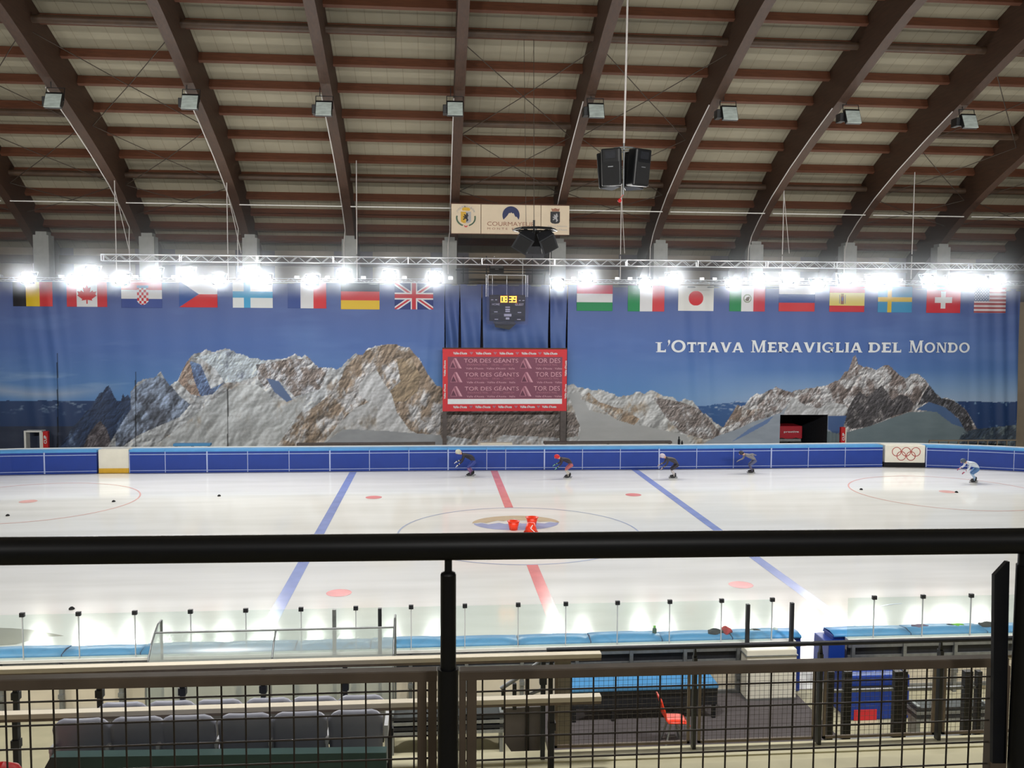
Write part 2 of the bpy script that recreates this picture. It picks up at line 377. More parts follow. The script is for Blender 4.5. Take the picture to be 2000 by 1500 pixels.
# --- roof: bottom curve of the arched beams
YW = 57.0
RP = [(-8, 12.5), (-2, 16.3), (8, 20.6), (18, 22.4), (27, 22.1), (35.3, 20.4), (42, 18.05), (47, 16.1), (50.7, 14.3), (53.3, 12.55), (57.6, 9.7)]
def B(y):
    ys = [p[0] for p in RP]; zs = [p[1] for p in RP]
    y = min(max(y, ys[0]), ys[-1]); i = max(0, min(len(ys)-2, int(np.searchsorted(ys, y))-1))
    def tg(k):
        if k == 0: return (zs[1]-zs[0])/(ys[1]-ys[0])
        if k == len(ys)-1: return (zs[-1]-zs[-2])/(ys[-1]-ys[-2])
        return (zs[k+1]-zs[k-1])/(ys[k+1]-ys[k-1])
    h = ys[i+1]-ys[i]; t = (y-ys[i])/h
    return (2*t**3-3*t**2+1)*zs[i]+(t**3-2*t*t+t)*h*tg(i)+(-2*t**3+3*t*t)*zs[i+1]+(t**3-t*t)*h*tg(i+1)
BX0 = at_y(889, 400, 50.7).x
BS = 6.0; BK = list(range(-6, 7)); BH = 2.05; BWd = 0.46
for j, k in enumerate(BK):
    x = BX0+BS*k; ys = np.linspace(-7, 56.9, 40)
    mb = MB(); vs = []
    for y in ys:
        z = B(y); vs += [(x-BWd/2, y, z), (x+BWd/2, y, z), (x+BWd/2, y, z+BH), (x-BWd/2, y, z+BH)]
    n = len(ys); fs = []
    for i in range(n-1):
        for a in range(4): fs.append((4*i+a, 4*i+(a+1) % 4, 4*i+4+(a+1) % 4, 4*i+4+a))
    fs += [(0, 1, 2, 3), (4*n-1, 4*n-2, 4*n-3, 4*n-4)]; mb.add(vs, fs)
    o = mb.build('roof_beam', M['wood'])
    tag(o, f'arched dark brown glulam roof beam, {ORD[j]} from the left end of the hall', 'beam', 'arched roof beams')
# ceiling skin
mr = mat('ceiling_panels', (152, 145, 126), 0.75, var=0.05, scale=0.8)
nt = mr.node_tree; bb = nt.nodes['Principled BSDF']; ramp = [q for q in nt.nodes if q.type == 'VALTORGB'][0]
tcn = [q for q in nt.nodes if q.type == 'TEX_COORD'][0]; sx = nt.nodes.new('ShaderNodeSeparateXYZ'); nt.links.new(tcn.outputs['Object'], sx.inputs[0])
mm = nt.nodes.new('ShaderNodeMath'); mm.operation = 'MULTIPLY'; mm.inputs[1].default_value = 1/0.75; nt.links.new(sx.outputs['X'], mm.inputs[0])
fr = nt.nodes.new('ShaderNodeMath'); fr.operation = 'FRACT'; nt.links.new(mm.outputs[0], fr.inputs[0])
lt = nt.nodes.new('ShaderNodeMath'); lt.operation = 'LESS_THAN'; lt.inputs[1].default_value = 0.035; nt.links.new(fr.outputs[0], lt.inputs[0])
mx = nt.nodes.new('ShaderNodeMix'); mx.data_type = 'RGBA'; nt.links.new(lt.outputs[0], mx.inputs[0]); nt.links.new(ramp.outputs[0], mx.inputs[6]); mx.inputs[7].default_value = L3((128, 120, 102))+(1,)
nt.links.new(mx.outputs[2], bb.inputs['Base Color'])
mb = MB(); ys = np.linspace(-7.5, 57.1, 44); vs = []
for y in ys: vs += [(-48, y, B(y)+BH+0.02), (48, y, B(y)+BH+0.02)]
mb.add(vs, [(2*i, 2*i+1, 2*i+3, 2*i+2) for i in range(len(ys)-1)]); struct(mb.build('ceiling', mr), 'pale panelled timber ceiling between the roof beams', 'ceiling')
# purlins placed where their rows run in the photograph, one piece per bay
def find_y(py, off, px=560):
    lo, hi = 20.0, 57.0
    def g(y): p = at_y(px, py, y); return p.z-(B(y)+off)
    ys = np.linspace(lo, hi, 300); v = [g(y) for y in ys]
    for i in range(len(ys)-1):
        if v[i] < 0 <= v[i+1]: return float(ys[i]+(ys[i+1]-ys[i])*(-v[i])/(v[i+1]-v[i]))
    return None
PH, PW = 0.42, 0.2
rows = [find_y(q, BH-PH-0.02) for q in (10, 62, 126, 177, 227, 272, 315, 352, 390, 422, 450, 474)]
rows = [r for r in rows if r]
rows = [rows[0]-2*(rows[1]-rows[0]), rows[0]-(rows[1]-rows[0])] + rows
BAYS = list(range(-5, 6))
def BAYN(k): return 'bay just right of the centre beam' if k == 0 else ('bay just left of the centre beam' if k == -1 else f'{ORD[(k if k > 0 else -k-1)]} bay {"right" if k > 0 else "left"} of the centre beam')
protos = None
for ri, y in enumerate(rows):
    sl = math.atan((B(y+0.3)-B(y-0.3))/0.6); z = B(y)+BH-PH/2-0.03
    first = None
    for bi, k in enumerate(BAYS):
        xm = BX0+BS*(k+0.5); lab = f'brown timber purlin, {ORD[ri]} row from the top, {BAYN(k)}'
        if first is None:
            mb = MB(); mb.box(xm, y, z, BS-BWd, PW, PH, Matrix.Rotation(sl, 3, 'X')); o = mb.build('roof_purlin', M['purlin']); first = o; z0 = o.location.z
        else:
            o = first.copy(); COL.objects.link(o); o.location = (xm, y, z0)
        tag(o, lab, 'purlin', 'timber purlins between the roof beams')
print('purlin rows', [round(r, 2) for r in rows])
# round tie struts
srows = [find_y(q, BH-PH-0.32) for q in (52, 232, 347)]
for ri, y in enumerate(srows):
    first = None
    for bi, k in enumerate(BAYS):
        xm = BX0+BS*(k+0.5); z = B(y)+BH-PH-0.34
        if ri == 1 and k in (-3, -2, -1, 2, 3): continue
        if first is None:
            mb = MB(); h = (BS-BWd)/2; mb.tube((xm-h, y, z), (xm+h, y, z), 0.17, 10); o = mb.build('roof_strut', M['strut']); first = o; z0 = o.location.z
        else:
            o = first.copy(); COL.objects.link(o); o.location = (xm, y, z0)
        tag(o, f'round brown tie strut, {["upper","middle","lower"][ri]} row, {BAYN(k)}', 'strut', 'round tie struts')
# crossed bracing cables
for k in (-5, -4, -3, 0, 1, 4, 5):
    seg = [srows[0], srows[1], srows[2], 52.6]; x0 = BX0+BS*k+BWd/2; x1 = x0+BS-BWd
    for si in range(3):
        ya, yb = seg[si], seg[si+1]; za, zb = B(ya)+0.75, B(yb)+0.75
        xo = thing('bracing_cross', (x0+BS/2, ya, za), f'thin crossed bracing cables, {["upper","middle","lower"][si]} cross, {BAYN(k)}', 'cable', 'crossed roof bracing cables')
        for d in (0, 1):
            a = (x0, ya, za) if d == 0 else (x1, ya, za); c = (x1, yb, zb) if d == 0 else (x0, yb, zb)
            mb = MB(); mid = [a[i]*0.5+c[i]*0.5 for i in range(3)]; mid[2] -= 0.04+0.03*d
            mb.path([a, tuple(mid), c], 0.022, 5); mb.build('cable', M['darkcable'], xo)

# --- back wall, columns, bands
mb = MB(); mb.b2(-48, 48, YW, YW+0.3, 0, 12.4); wb = struct(mb.build('wall_back', M['wallm']), 'dark grey brown back wall above and behind the mountain banner', 'wall')
for (x0, x1) in [(-60, 60)]:
    mb = MB(); zb = at_y(600, 492, YW).z
    for k in BK[:-1]:
        xa = BX0+BS*k+1.0; xb = xa+BS-2.4; mb.b2(xa, xb, YW-0.06, YW, 8.0, zb+0.05)
    mb.build('beige_panel', M['wallb'], wb)
mb = MB(); zb = at_y(600, 455, YW).z
mb.b2(-48, 48, YW-0.3, YW-0.05, 11.2, 11.7); struct(mb.build('trim_1', M['wood']), 'dark timber plate along the head of the back wall', 'trim')
mb = MB(); mb.b2(-46.3, -46, -5, YW, 0, 14.5); struct(mb.build('wall_left', M['wallm']), 'grey left end wall of the hall', 'wall')
mb = MB(); mb.b2(46, 46.3, -5, YW, 0, 14.5); struct(mb.build('wall_right', M['wallm']), 'grey right end wall of the hall', 'wall')
mb = MB(); mb.b2(-48, 48, -7.4, -7.1, 0, 16); struct(mb.build('wall_front', M['wallm']), 'grey wall behind the near stand', 'wall')
colx = [at_y(q, 480, 53.3).x for q in (85, 290, 490, 683, 878, 1090, 1288, 1474, 1656, 1838)] 
for j, x in enumerate(colx):
    mb = MB(); zt = at_y(683, 468, 53.3).z; mb.b2(x-0.42, x+0.42, 52.95, 53.7, 0, zt); mb.b2(x-0.3, x+0.3, 53.0, 53.6, zt, zt+0.2)
    tag(mb.build('concrete_column', M['concrete']), f'pale concrete column under a roof beam, {ORD[j]} from the left', 'column', 'concrete columns behind the banner')
p = at_y(1988, 700, 52.2)
mb = MB(); mb.b2(p.x-0.32, p.x+0.5, 52.0, 52.8, 0, at_y(1988, 590, 52.2).z); tag(mb.build('concrete_column', M['wallb']), 'beige pillar at the right edge beside the end of the mountain banner', 'column')
# long thin white pipes along the beams (one run per bay)
for bi, k in enumerate(BAYS):
    xa, xb = BX0+BS*k+0.25, BX0+BS*(k+1)-0.25; y = 50.6; z = at_y(900, 407, y).z
    mb = MB(); mb.bar((xa-.02, y, z), (xb+.02, y, z), 0.05, 0.05)
    tag(mb.build('conduit_rail', M['white']), f'thin white cable rail under the roof, {BAYN(k)}', 'rail', 'white cable rails between beams')

# --- mountain banner ---------------------------------------------------------
YBN = 51.6
def S(*a): return np.array(a, float)
RIDGE_L = [(-400, 800), (-60, 790), (30, 783), (95, 782), (150, 786), (215, 800), (232, 790), (252, 768), (268, 748), (285, 738), (296, 739), (306, 733), (314, 724), (322, 738), (332, 752), (345, 746), (352, 733), (364, 706), (380, 689), (392, 688), (402, 682), (418, 687), (432, 684), (448, 682), (468, 691), (488, 699), (504, 701), (520, 705), (535, 702), (552, 704), (563, 698), (576, 690), (588, 697), (600, 694), (610, 706), (622, 717), (640, 719), (655, 720), (667, 717), (676, 704), (686, 697), (695, 691), (708, 693), (717, 683), (728, 677), (745, 673), (760, 671), (775, 672), (786, 677), (800, 678), (810, 690), (818, 700), (828, 717), (840, 735), (850, 750), (862, 757), (880, 770), (1000, 790), (1100, 765), (1108, 752), (1117, 749), (1130, 756), (1150, 760), (1178, 763), (1192, 767), (1212, 775), (1226, 773), (1240, 766), (1246, 765), (1254, 769), (1271, 763), (1282, 768), (1296, 775), (1310, 773), (1325, 784), (1340, 779), (1352, 782), (1364, 795), (1376, 808), (1388, 816), (1396, 826), (1410, 835), (1420, 838)]
RIDGE_M = [(1400, 838), (1412, 834), (1425, 820), (1440, 802), (1452, 792), (1458, 786), (1468, 776), (1478, 769), (1486, 771), (1496, 764), (1506, 762), (1516, 754), (1528, 760), (1540, 765), (1552, 764), (1566, 760), (1582, 757), (1596, 755), (1612, 753), (1626, 748), (1640, 740), (1648, 729), (1658, 723), (1664, 707), (1667, 697), (1671, 694), (1674, 702), (1676, 711), (1688, 716), (1700, 719), (1713, 721), (1722, 715), (1731, 713), (1742, 718), (1750, 727), (1757, 735), (1768, 739), (1778, 731), (1784, 730), (1796, 730), (1806, 740), (1814, 750), (1822, 762), (1834, 776), (1850, 776), (1862, 783), (1876, 790), (1888, 802), (1896, 815), (1904, 830), (1912, 848), (1930, 866), (1935, 880)]
def sample_ridge(R, x): return np.interp(x, [a for a, _ in R], [c for _, c in R])
def mixc(a, c, t): t = np.clip(t, 0, 1)[..., None]; return a*(1-t)+c*t
def rockface(px, py, snow, rock, frac, sc, seed, contrast=0.35, skew=0.6):
    u = (px+skew*py)/sc; v = (py*0.8)/sc
    n = fbm(u, v, 6, seed, True); n2 = fbm(u+0.12, v+0.05, 6, seed, True); sh = np.clip((n-n2)*6, -1, 1)
    c = fbm(px/sc*1.1+9, py/sc*0.9, 5, seed+50)+0.35*(fbm(px/sc*6, py/sc*3, 3, seed+90)-0.5)
    t = 1/(1+np.exp(-(c-(1-frac)*0.7-0.15)*22))
    col = mixc(rock, snow, t)
    return col*(1+contrast*sh+0.10*(fbm(px/2.2, py/2.2, 2, seed+7)-0.5))[..., None]
def banner_col(X, Z, U, V):
    px, py = proj(X, YBN, Z)
    # sky
    top = S(82, 92, 138); mid = S(78, 106, 166); low = S(88, 132, 186)
    t = np.clip((py-560)/110, 0, 1); c = mixc(top+0*px[..., None], mid, t); t2 = np.clip((py-680)/90, 0, 1); c = mixc(c, low, t2)
    hz = np.clip((py-722)/60, 0, 1)*np.clip((px-1250)/250, 0, 1); c = mixc(c, S(150, 172, 200), hz*0.95)
    streak = fbm(px/140+py/60, py/16, 4, 3); c = mixc(c, S(150, 172, 200), np.clip((streak-0.62)*2.2, 0, 1)*np.clip((py-650)/60, 0, 1)*np.clip((420-px)/200, 0, 1))
    cl = np.clip(1-abs(py-762-8*np.sin(px/60))/17, 0, 1)*np.clip((250-px)/130, 0, 1); c = mixc(c, S(158, 170, 190), cl*0.9)
    c = mixc(c, S(110, 140, 190), np.clip((fbm(px/200, py/45, 4, 8)-0.55)*2.5, 0, 1)*0.5)
    snow = S(176, 180, 186); snowb = S(120, 140, 172); rock = S(128, 116, 106); rockd = S(84, 80, 84); wobb = (fbm(px/7, py*0+3, 3, 21)-0.5)*7
    # far blue hills
    def lay(mask, colr): c[mask] = colr[mask]
    hillL = (py > 781+4*fbm(px/20, px*0, 3, 31)) & (px < 300)
    lay(hillL, mixc(S(46, 66, 104)+0*px[..., None], S(132, 150, 172), np.clip((fbm(px/14, py/5, 4, 33)-0.62)*5, 0, 1)*np.clip((815-py)/22, 0, 1)))
    lay((py > 833) & (px < 300), S(52, 60, 80)+14*(fbm(px/30, py/10, 4, 5)-0.5)[..., None])
    hillR = (py > 782+5*fbm(px/18, px*0, 3, 41)+np.clip((1440-px)/60, 0, 1)*8) & (px > 1330)
    lay(hillR & (px < 1500), mixc(S(52, 88, 140)+0*px[..., None], S(170, 182, 200), np.clip((fbm(px/12, py/4, 4, 43)-0.56)*6, 0, 1)*np.clip((812-py)/14, 0, 1)))
    lay(hillR & (px > 1780), mixc(S(40, 66, 112)+0*px[..., None], S(120, 150, 180), np.clip((fbm(px/7, py/6, 4, 45)-0.66)*7, 0, 1)))
    # left massif
    rl = sample_ridge(RIDGE_L, px)+wobb
    pk = inpoly(px, py, [(105, 880), (125, 862), (140, 838), (160, 814), (178, 794), (188, 778), (194, 768), (200, 766), (206, 757), (211, 753), (216, 760), (222, 773), (230, 786), (236, 784), (240, 768), (244, 776), (250, 771), (256, 782), (262, 768), (290, 880)])
    lay(pk, rockface(px, py, S(100, 118, 148), S(50, 64, 92), 0.25, 20, 62, 0.3))
    lay(inpoly(px, py, [(160, 880), (172, 850), (188, 828), (196, 822), (208, 838), (222, 880)]), rockface(px, py, S(110, 106, 112), S(72, 68, 74), 0.3, 12, 162, 0.3))
    body = (py > rl) & inpoly(px, py, [(255, 600), (255, 800), (238, 826), (205, 880), (1425, 880), (1425, 600)])
    lay(body, rockface(px, py, snow, rock, 0.72, 34, 61))
    sh = body & inpoly(px, py, [(225, 840), (250, 770), (300, 730), (326, 742), (352, 775), (372, 790), (350, 815), (310, 832), (270, 850), (240, 872), (225, 872)])
    lay(sh, rockface(px, py, S(136, 150, 174), S(88, 94, 108), 0.62, 26, 63))
    lay(body & inpoly(px, py, [(352, 740), (372, 705), (392, 712), (412, 760), (440, 745), (415, 770), (385, 775), (368, 755)]), rockface(px, py, S(110, 134, 174), S(84, 98, 130), 0.6, 18, 64))
    lay(body & inpoly(px, py, [(348, 745), (366, 700), (372, 712), (378, 740), (392, 775), (372, 770)]), rockface(px, py, S(176, 172, 170), S(140, 122, 112), 0.3, 14, 65))
    lay(body & inpoly(px, py, [(372, 700), (448, 683), (520, 705), (500, 735), (470, 745), (440, 748), (420, 720), (392, 700)]), rockface(px, py, S(178, 188, 198), S(120, 128, 146), 0.85, 20, 66, 0.3))
    lay(body & inpoly(px, py, [(500, 712), (560, 702), (612, 700), (640, 722), (625, 760), (575, 775), (548, 745), (520, 760), (505, 740)]), rockface(px, py, S(172, 174, 182), S(124, 114, 110), 0.45, 16, 67, 0.45))
    lay(body & inpoly(px, py, [(520, 738), (545, 745), (572, 782), (560, 785), (535, 765)]), S(92, 112, 150)+0*px[..., None])
    lay(body & inpoly(px, py, [(300, 872), (350, 835), (395, 800), (425, 775), (470, 750), (505, 752), (530, 775), (560, 785), (600, 770), (590, 800), (560, 840), (545, 872)]), rockface(px, py, S(182, 186, 190), S(150, 138, 126), 0.85, 44, 68, 0.2))
    lay(body & inpoly(px, py, [(540, 872), (560, 845), (590, 810), (620, 790), (645, 770), (668, 735), (672, 720), (700, 690), (765, 668), (800, 675), (835, 725), (872, 760), (872, 872)]), rockface(px, py, S(176, 176, 180), S(134, 119, 105), 0.47, 24, 69, 0.4))
    lay(body & inpoly(px, py, [(775, 700), (805, 700), (822, 735), (815, 765), (790, 785), (768, 785), (760, 765), (782, 745)]), rockface(px, py, S(160, 150, 140), S(140, 124, 104), 0.25, 22, 73, 0.3))
    lay(body & inpoly(px, py, [(715, 735), (735, 722), (748, 745), (765, 770), (775, 805), (800, 840), (872, 872), (625, 872), (660, 830), (690, 800), (720, 785), (700, 770), (700, 752)]), rockface(px, py, S(184, 186, 190), S(150, 140, 128), 0.9, 40, 70, 0.2))
    lay(body & inpoly(px, py, [(625, 872), (670, 838), (760, 842), (860, 850), (872, 872)]), S(150, 154, 160)+20*(fbm(px/30, py/12, 4, 5)-0.5)[..., None])
    # middle-right glaciers
    lay(body & (px > 1090), rockface(px, py, S(180, 182, 184), S(150, 134, 116), 0.78, 30, 71, 0.25))
    lay(body & inpoly(px, py, [(860, 805), (1120, 805), (1132, 830), (1128, 852), (1100, 856), (985, 850), (940, 862), (860, 850)]), rockface(px, py, S(160, 156, 158), S(112, 104, 100), 0.25, 12, 72, 0.45))
    lay(body & inpoly(px, py, [(1110, 770), (1132, 765), (1150, 800), (1250, 830), (1340, 850), (1350, 872), (1130, 872), (1134, 835)]), S(168, 170, 172)+16*(fbm(px/40, py/14, 4, 15)-0.5)[..., None])
    lay(body & inpoly(px, py, [(1133, 778), (1150, 766), (1170, 785), (1215, 800), (1250, 818), (1238, 830), (1205, 820), (1170, 795)]), rockface(px, py, S(170, 168, 166), S(146, 128, 110), 0.4, 16, 74, 0.3))
    lay(body & inpoly(px, py, [(1275, 775), (1330, 785), (1370, 800), (1395, 830), (1410, 855), (1375, 858), (1330, 845), (1300, 815)]), rockface(px, py, S(172, 172, 176), S(122, 114, 112), 0.42, 12, 75, 0.45))
    # right massif
    rm = sample_ridge(RIDGE_M, px)+wobb*0.8
    body = (py > rm) & (px > 1398) & (px < 1936)
    lay(body, rockface(px, py, S(180, 180, 184), S(118, 108, 106), 0.48, 16, 81, 0.45))
    lay(inpoly(px, py, [(1360, 875), (1400, 852), (1440, 838), (1475, 822), (1500, 815), (1525, 806), (1540, 790), (1556, 782), (1580, 795), (1625, 800), (1625, 875)]), S(148, 158, 172)+22*(fbm(px/30, py/10, 5, 82)-0.5)[..., None])
    lay(inpoly(px, py, [(1430, 862), (1465, 836), (1512, 812), (1500, 826), (1460, 848)]), S(104, 128, 172)+0*px[..., None])
    lay(inpoly(px, py, [(1440, 790), (1460, 800), (1490, 798), (1450, 820), (1412, 836)]), rockface(px, py, S(168, 166, 166), S(126, 112, 104), 0.4, 14, 83, 0.4))
    lay(inpoly(px, py, [(1535, 800), (1548, 776), (1570, 790), (1600, 798), (1620, 785), (1650, 790), (1660, 800), (1650, 812), (1530, 812)]), rockface(px, py, S(182, 184, 188), S(150, 146, 150), 0.85, 24, 84, 0.2))
    lay(inpoly(px, py, [(1617, 812), (1655, 812), (1645, 840), (1632, 850), (1617, 838)]), S(72, 98, 146)+0*px[..., None])
    lay(inpoly(px, py, [(1608, 840), (1640, 848), (1700, 832), (1745, 815), (1775, 805), (1830, 803), (1880, 832), (1905, 850), (1915, 880), (1608, 880)]), S(112, 128, 136)+18*(fbm(px/40, py/12, 5, 85)-0.5)[..., None])
    lay(inpoly(px, py, [(1790, 800), (1815, 785), (1850, 795), (1865, 812), (1895, 840), (1860, 828), (1830, 805)]), S(78, 104, 146)+0*px[..., None])
    lay(inpoly(px, py, [(1650, 830), (1656, 800), (1668, 778), (1680, 764), (1692, 775), (1702, 770), (1712, 760), (1722, 752), (1732, 765), (1742, 782), (1758, 770), (1775, 775), (1785, 790), (1772, 805), (1745, 812), (1700, 832), (1665, 838)]), rockface(px, py, S(140, 136, 138), S(74, 72, 76), 0.27, 11, 86, 0.5))
    lay(inpoly(px, py, [(1792, 792), (1806, 765), (1815, 752), (1828, 768), (1840, 778), (1862, 782), (1880, 795), (1896, 818), (1903, 850), (1890, 850), (1870, 815), (1845, 795), (1815, 785)]), rockface(px, py, S(130, 130, 136), S(66, 66, 72), 0.25, 9, 87, 0.5))
    lay(inpoly(px, py, [(1865, 872), (1880, 845), (1905, 838), (1985, 830), (1998, 880), (1865, 880)]), rockface(px, py, S(110, 124, 130), S(56, 68, 84), 0.35, 10, 88, 0.3))
    # sewn panel seams
    for sx_, y0_ in ((113, 690), (265, 726), (445, 760)): c[(abs(px-sx_) < 1.2) & (py > y0_)] *= 0.45
    return c*BAN
BAN = 1.09
def seam(X, x0, wd, a): return a*np.exp(-((X-x0)/wd)**2)
def mkdisp(folds):
    def d(X, Z):
        r = 0.03*np.sin(X*1.3)+0.015*np.sin(X*4.1+Z*0.3)
        for (x0, x1, wl, amp) in folds:
            m_ = np.clip((X-x0)/1.0, 0, 1)*np.clip((x1-X)/1.0, 0, 1); r = r+m_*amp*np.sin(2*PI*(X+0.12*Z*np.sin(x0))/wl)*(0.6+0.4*np.sin(X*0.9))
        return r
    return d
zt = at_y(900, 555, YBN).z
xA, xB_, xC, xD = at_y(-330, 700, YBN).x, at_y(868, 700, YBN).x, at_y(1108, 700, YBN).x, at_y(1990, 700, YBN).x
def zwave(o): return o
dispL = mkdisp([(at_y(20, 700, YBN).x, at_y(140, 700, YBN).x, 0.8, 0.05), (at_y(780, 700, YBN).x, xB_, 0.9, 0.07)])
bl = painted('mountain_banner', xA, xB_, 0.15, zt, YBN, 800, 230, banner_col, dispL, M['print'])
tag(bl, 'huge printed banner of blue sky and snowy mountain massif left of the scoreboard', 'banner', 'mountain banners along the back wall')
dx0, dx1, dzt = at_y(1523, 840, YBN).x, at_y(1616, 840, YBN).x, at_y(1570, 810, YBN).z
dispR = mkdisp([(at_y(1885, 700, YBN).x, xD+2, 0.85, 0.12), (at_y(1300, 700, YBN).x, at_y(1420, 700, YBN).x, 1.2, 0.04)])
br = painted('mountain_banner', xC, xD, 0.15, at_y(1500, 560, YBN).z, YBN, 600, 230, banner_col, dispR, M['print'],
             hole=lambda cx, cz: (cx > dx0) & (cx < dx1) & (cz < dzt))
tag(br, 'huge printed banner of a rocky spire massif with white Italian lettering, right of the scoreboard', 'banner', 'mountain banners along the back wall')
# slogan: small capitals with larger initials
def LZ(py): return at_y(1590, py, YBN-0.09).z
def arcp(cx, cy, rx, ry, a0, a1, n=14): return [(cx+rx*math.cos(math.radians(a0+(a1-a0)*k/n)), cy+ry*math.sin(math.radians(a0+(a1-a0)*k/n))) for k in range(n+1)]
TT, TH = 0.26, 0.18
def band(outer, inner): return [(outer[i], outer[i+1], inner[i+1], inner[i]) for i in range(len(outer)-1)]
def R4(a, b_, c, d): return ((a, c), (b_, c), (b_, d), (a, d))
def sl(x0, x1, y0, y1, w_): return ((x0, y0), (x0+w_, y0), (x1+w_, y1), (x1, y1))
def srf(x, y, w_=.16): return R4(x-w_-.1, x+w_+.1, y, y+.07) if y < .5 else R4(x-w_-.1, x+w_+.1, y-.07, y)
GLY = {
 'L': (.78, [R4(.1, .1+TT, 0, 1), R4(.1, .76, 0, TH), R4(.7, .78, 0, .3), srf(.2, 1)]+[srf(.17, 0, .07)]),
 'I': (.44, [R4(.11, .11+TT, 0, 1), srf(.215, 0, .1), srf(.215, 1, .1)]),
 'T': (.92, [R4(.355, .355+TT, 0, 1), R4(.02, .9, 1-TH, 1), R4(.02, .09, .7, 1), R4(.83, .9, .7, 1), srf(.46, 0)]),
 'E': (.84, [R4(.1, .1+TT, 0, 1), R4(0, .78, 0, TH), R4(.1, .66, .44, .57), R4(0, .76, 1-TH, 1), R4(.74, .82, 0, .3), R4(.7, .78, .72, 1)]),
 'A': (1.12, [sl(.04, .42, 0, 1, .2), ((.8, 0), (1.08, 0), (.7, 1), (.42, 1)), R4(.3, .84, .22, .35), srf(.14, 0, .06), srf(.95, 0, .08)]),
 'V': (1.08, [((.04, 1), (.33, 1), (.67, 0), (.42, 0)), ((.82, 1), (1.03, 1), (.66, 0), (.44, 0)), srf(.18, 1, .08), srf(.94, 1, .05)]),
 'N': (1.1, [R4(.12, .24, 0, 1), R4(.86, .98, 0, 1), ((.12, 1), (.36, 1), (.98, 0), (.76, 0)), srf(.18, 0, .07), srf(.16, 1, .05), srf(.92, 1, .07)]),
 'M': (1.32, [R4(.13, .25, 0, 1), R4(1.0, 1.21, 0, 1), ((.13, 1), (.38, 1), (.74, .0), (.58, 0)), ((.98, 1), (1.12, 1), (.74, 0), (.62, 0)), srf(.19, 0, .08), srf(1.1, 0, .1), srf(.2, 1, .06), srf(1.14, 1, .06)]),
 'O': (1.14, band(arcp(.57, .5, .55, .52, 0, 360, 32), arcp(.57, .5, .33, .36, 0, 360, 32))),
 'D': (1.06, [R4(.1, .1+TT, 0, 1), R4(0, .5, 0, TH), R4(0, .5, 1-TH, 1)]+band(arcp(.48, .5, .54, .5, -90, 90, 18), arcp(.48, .5, .32, .35, -90, 90, 18))),
 'R': (1.04, [R4(.1, .1+TT, 0, 1), R4(0, .6, 1-TH, 1), R4(.2, .6, .42, .54), srf(.2, 0, .1), ((.42, .46), (.64, .46), (1.0, 0), (.74, 0)), srf(.9, 0, .06)]+band(arcp(.58, .71, .36, .29, -90, 90, 14), arcp(.58, .71, .15, .16, -90, 90, 14))),
 'G': (1.12, band(arcp(.56, .5, .55, .52, 40, 300, 26), arcp(.56, .5, .33, .36, 40, 300, 26))+[R4(.8, 1.02, 0.02, .46), R4(.6, 1.1, .4, .5), R4(.9, .97, .68, .98), ((.8, .02), (1.02, .02), (.8, .2), (.7, .1))])}
def letters(s, a, c, tall):
    x0 = at_y(a, 680, YBN-0.12).x; x1 = at_y(c, 680, YBN-0.12).x; base = at_y((a+c)/2, 688.0+(a-1282)*.0012, YBN-0.12).z; h = at_y((a+c)/2, (664.5 if tall else 668.5)+(a-1282)*.0012, YBN-0.12).z
    ws = [GLY[q][0] for q in s]; gap = .1; tot = sum(ws)+gap*(len(s)-1); k = (x1-x0)/tot; x = x0
    for q in s:
        mb = MB()
        for n_, poly in enumerate(GLY[q][1]): mb.prism([(x+u*k, base+v*(h-base)) for u, v in poly], YBN-.078-.0012*(n_ % 8 if len(GLY[q][1]) < 12 else 0 if n_ >= 0 and len(poly) == 4 and len(GLY[q][1]) > 24 else n_ % 3), YBN-.072)
        mb.build('slogan_letter', M['letter'], br); x += (GLY[q][0]+gap)*k
for (s_, a, c, t) in [('L', 1282, 1301, 0), ('O', 1311, 1340, 1), ('TTAVA', 1342, 1453, 0), ('M', 1467, 1497, 1), ('ERAVIGLIA', 1500, 1685, 0), ('DEL', 1697, 1761, 0), ('M', 1776, 1804, 1), ('ONDO', 1806, 1895, 0)]:
    letters(s_, a, c, t)
q0_, q1_ = at_y(1303.5, 677, YBN-.12), at_y(1309.5, 664, YBN-.12); w_ = q1_.x-q0_.x; h_ = q1_.z-q0_.z
mb = MB(); mb.prism([(q0_.x+w_*u, q0_.z+h_*v) for u, v in ((.1, 0), (.7, .35), (1, .7), (.9, 1), (.3, 1), (.15, .7), (.45, .5), (.35, .3))], YBN-.085, YBN-.075); mb.build('slogan_letter', M['letter'], br)
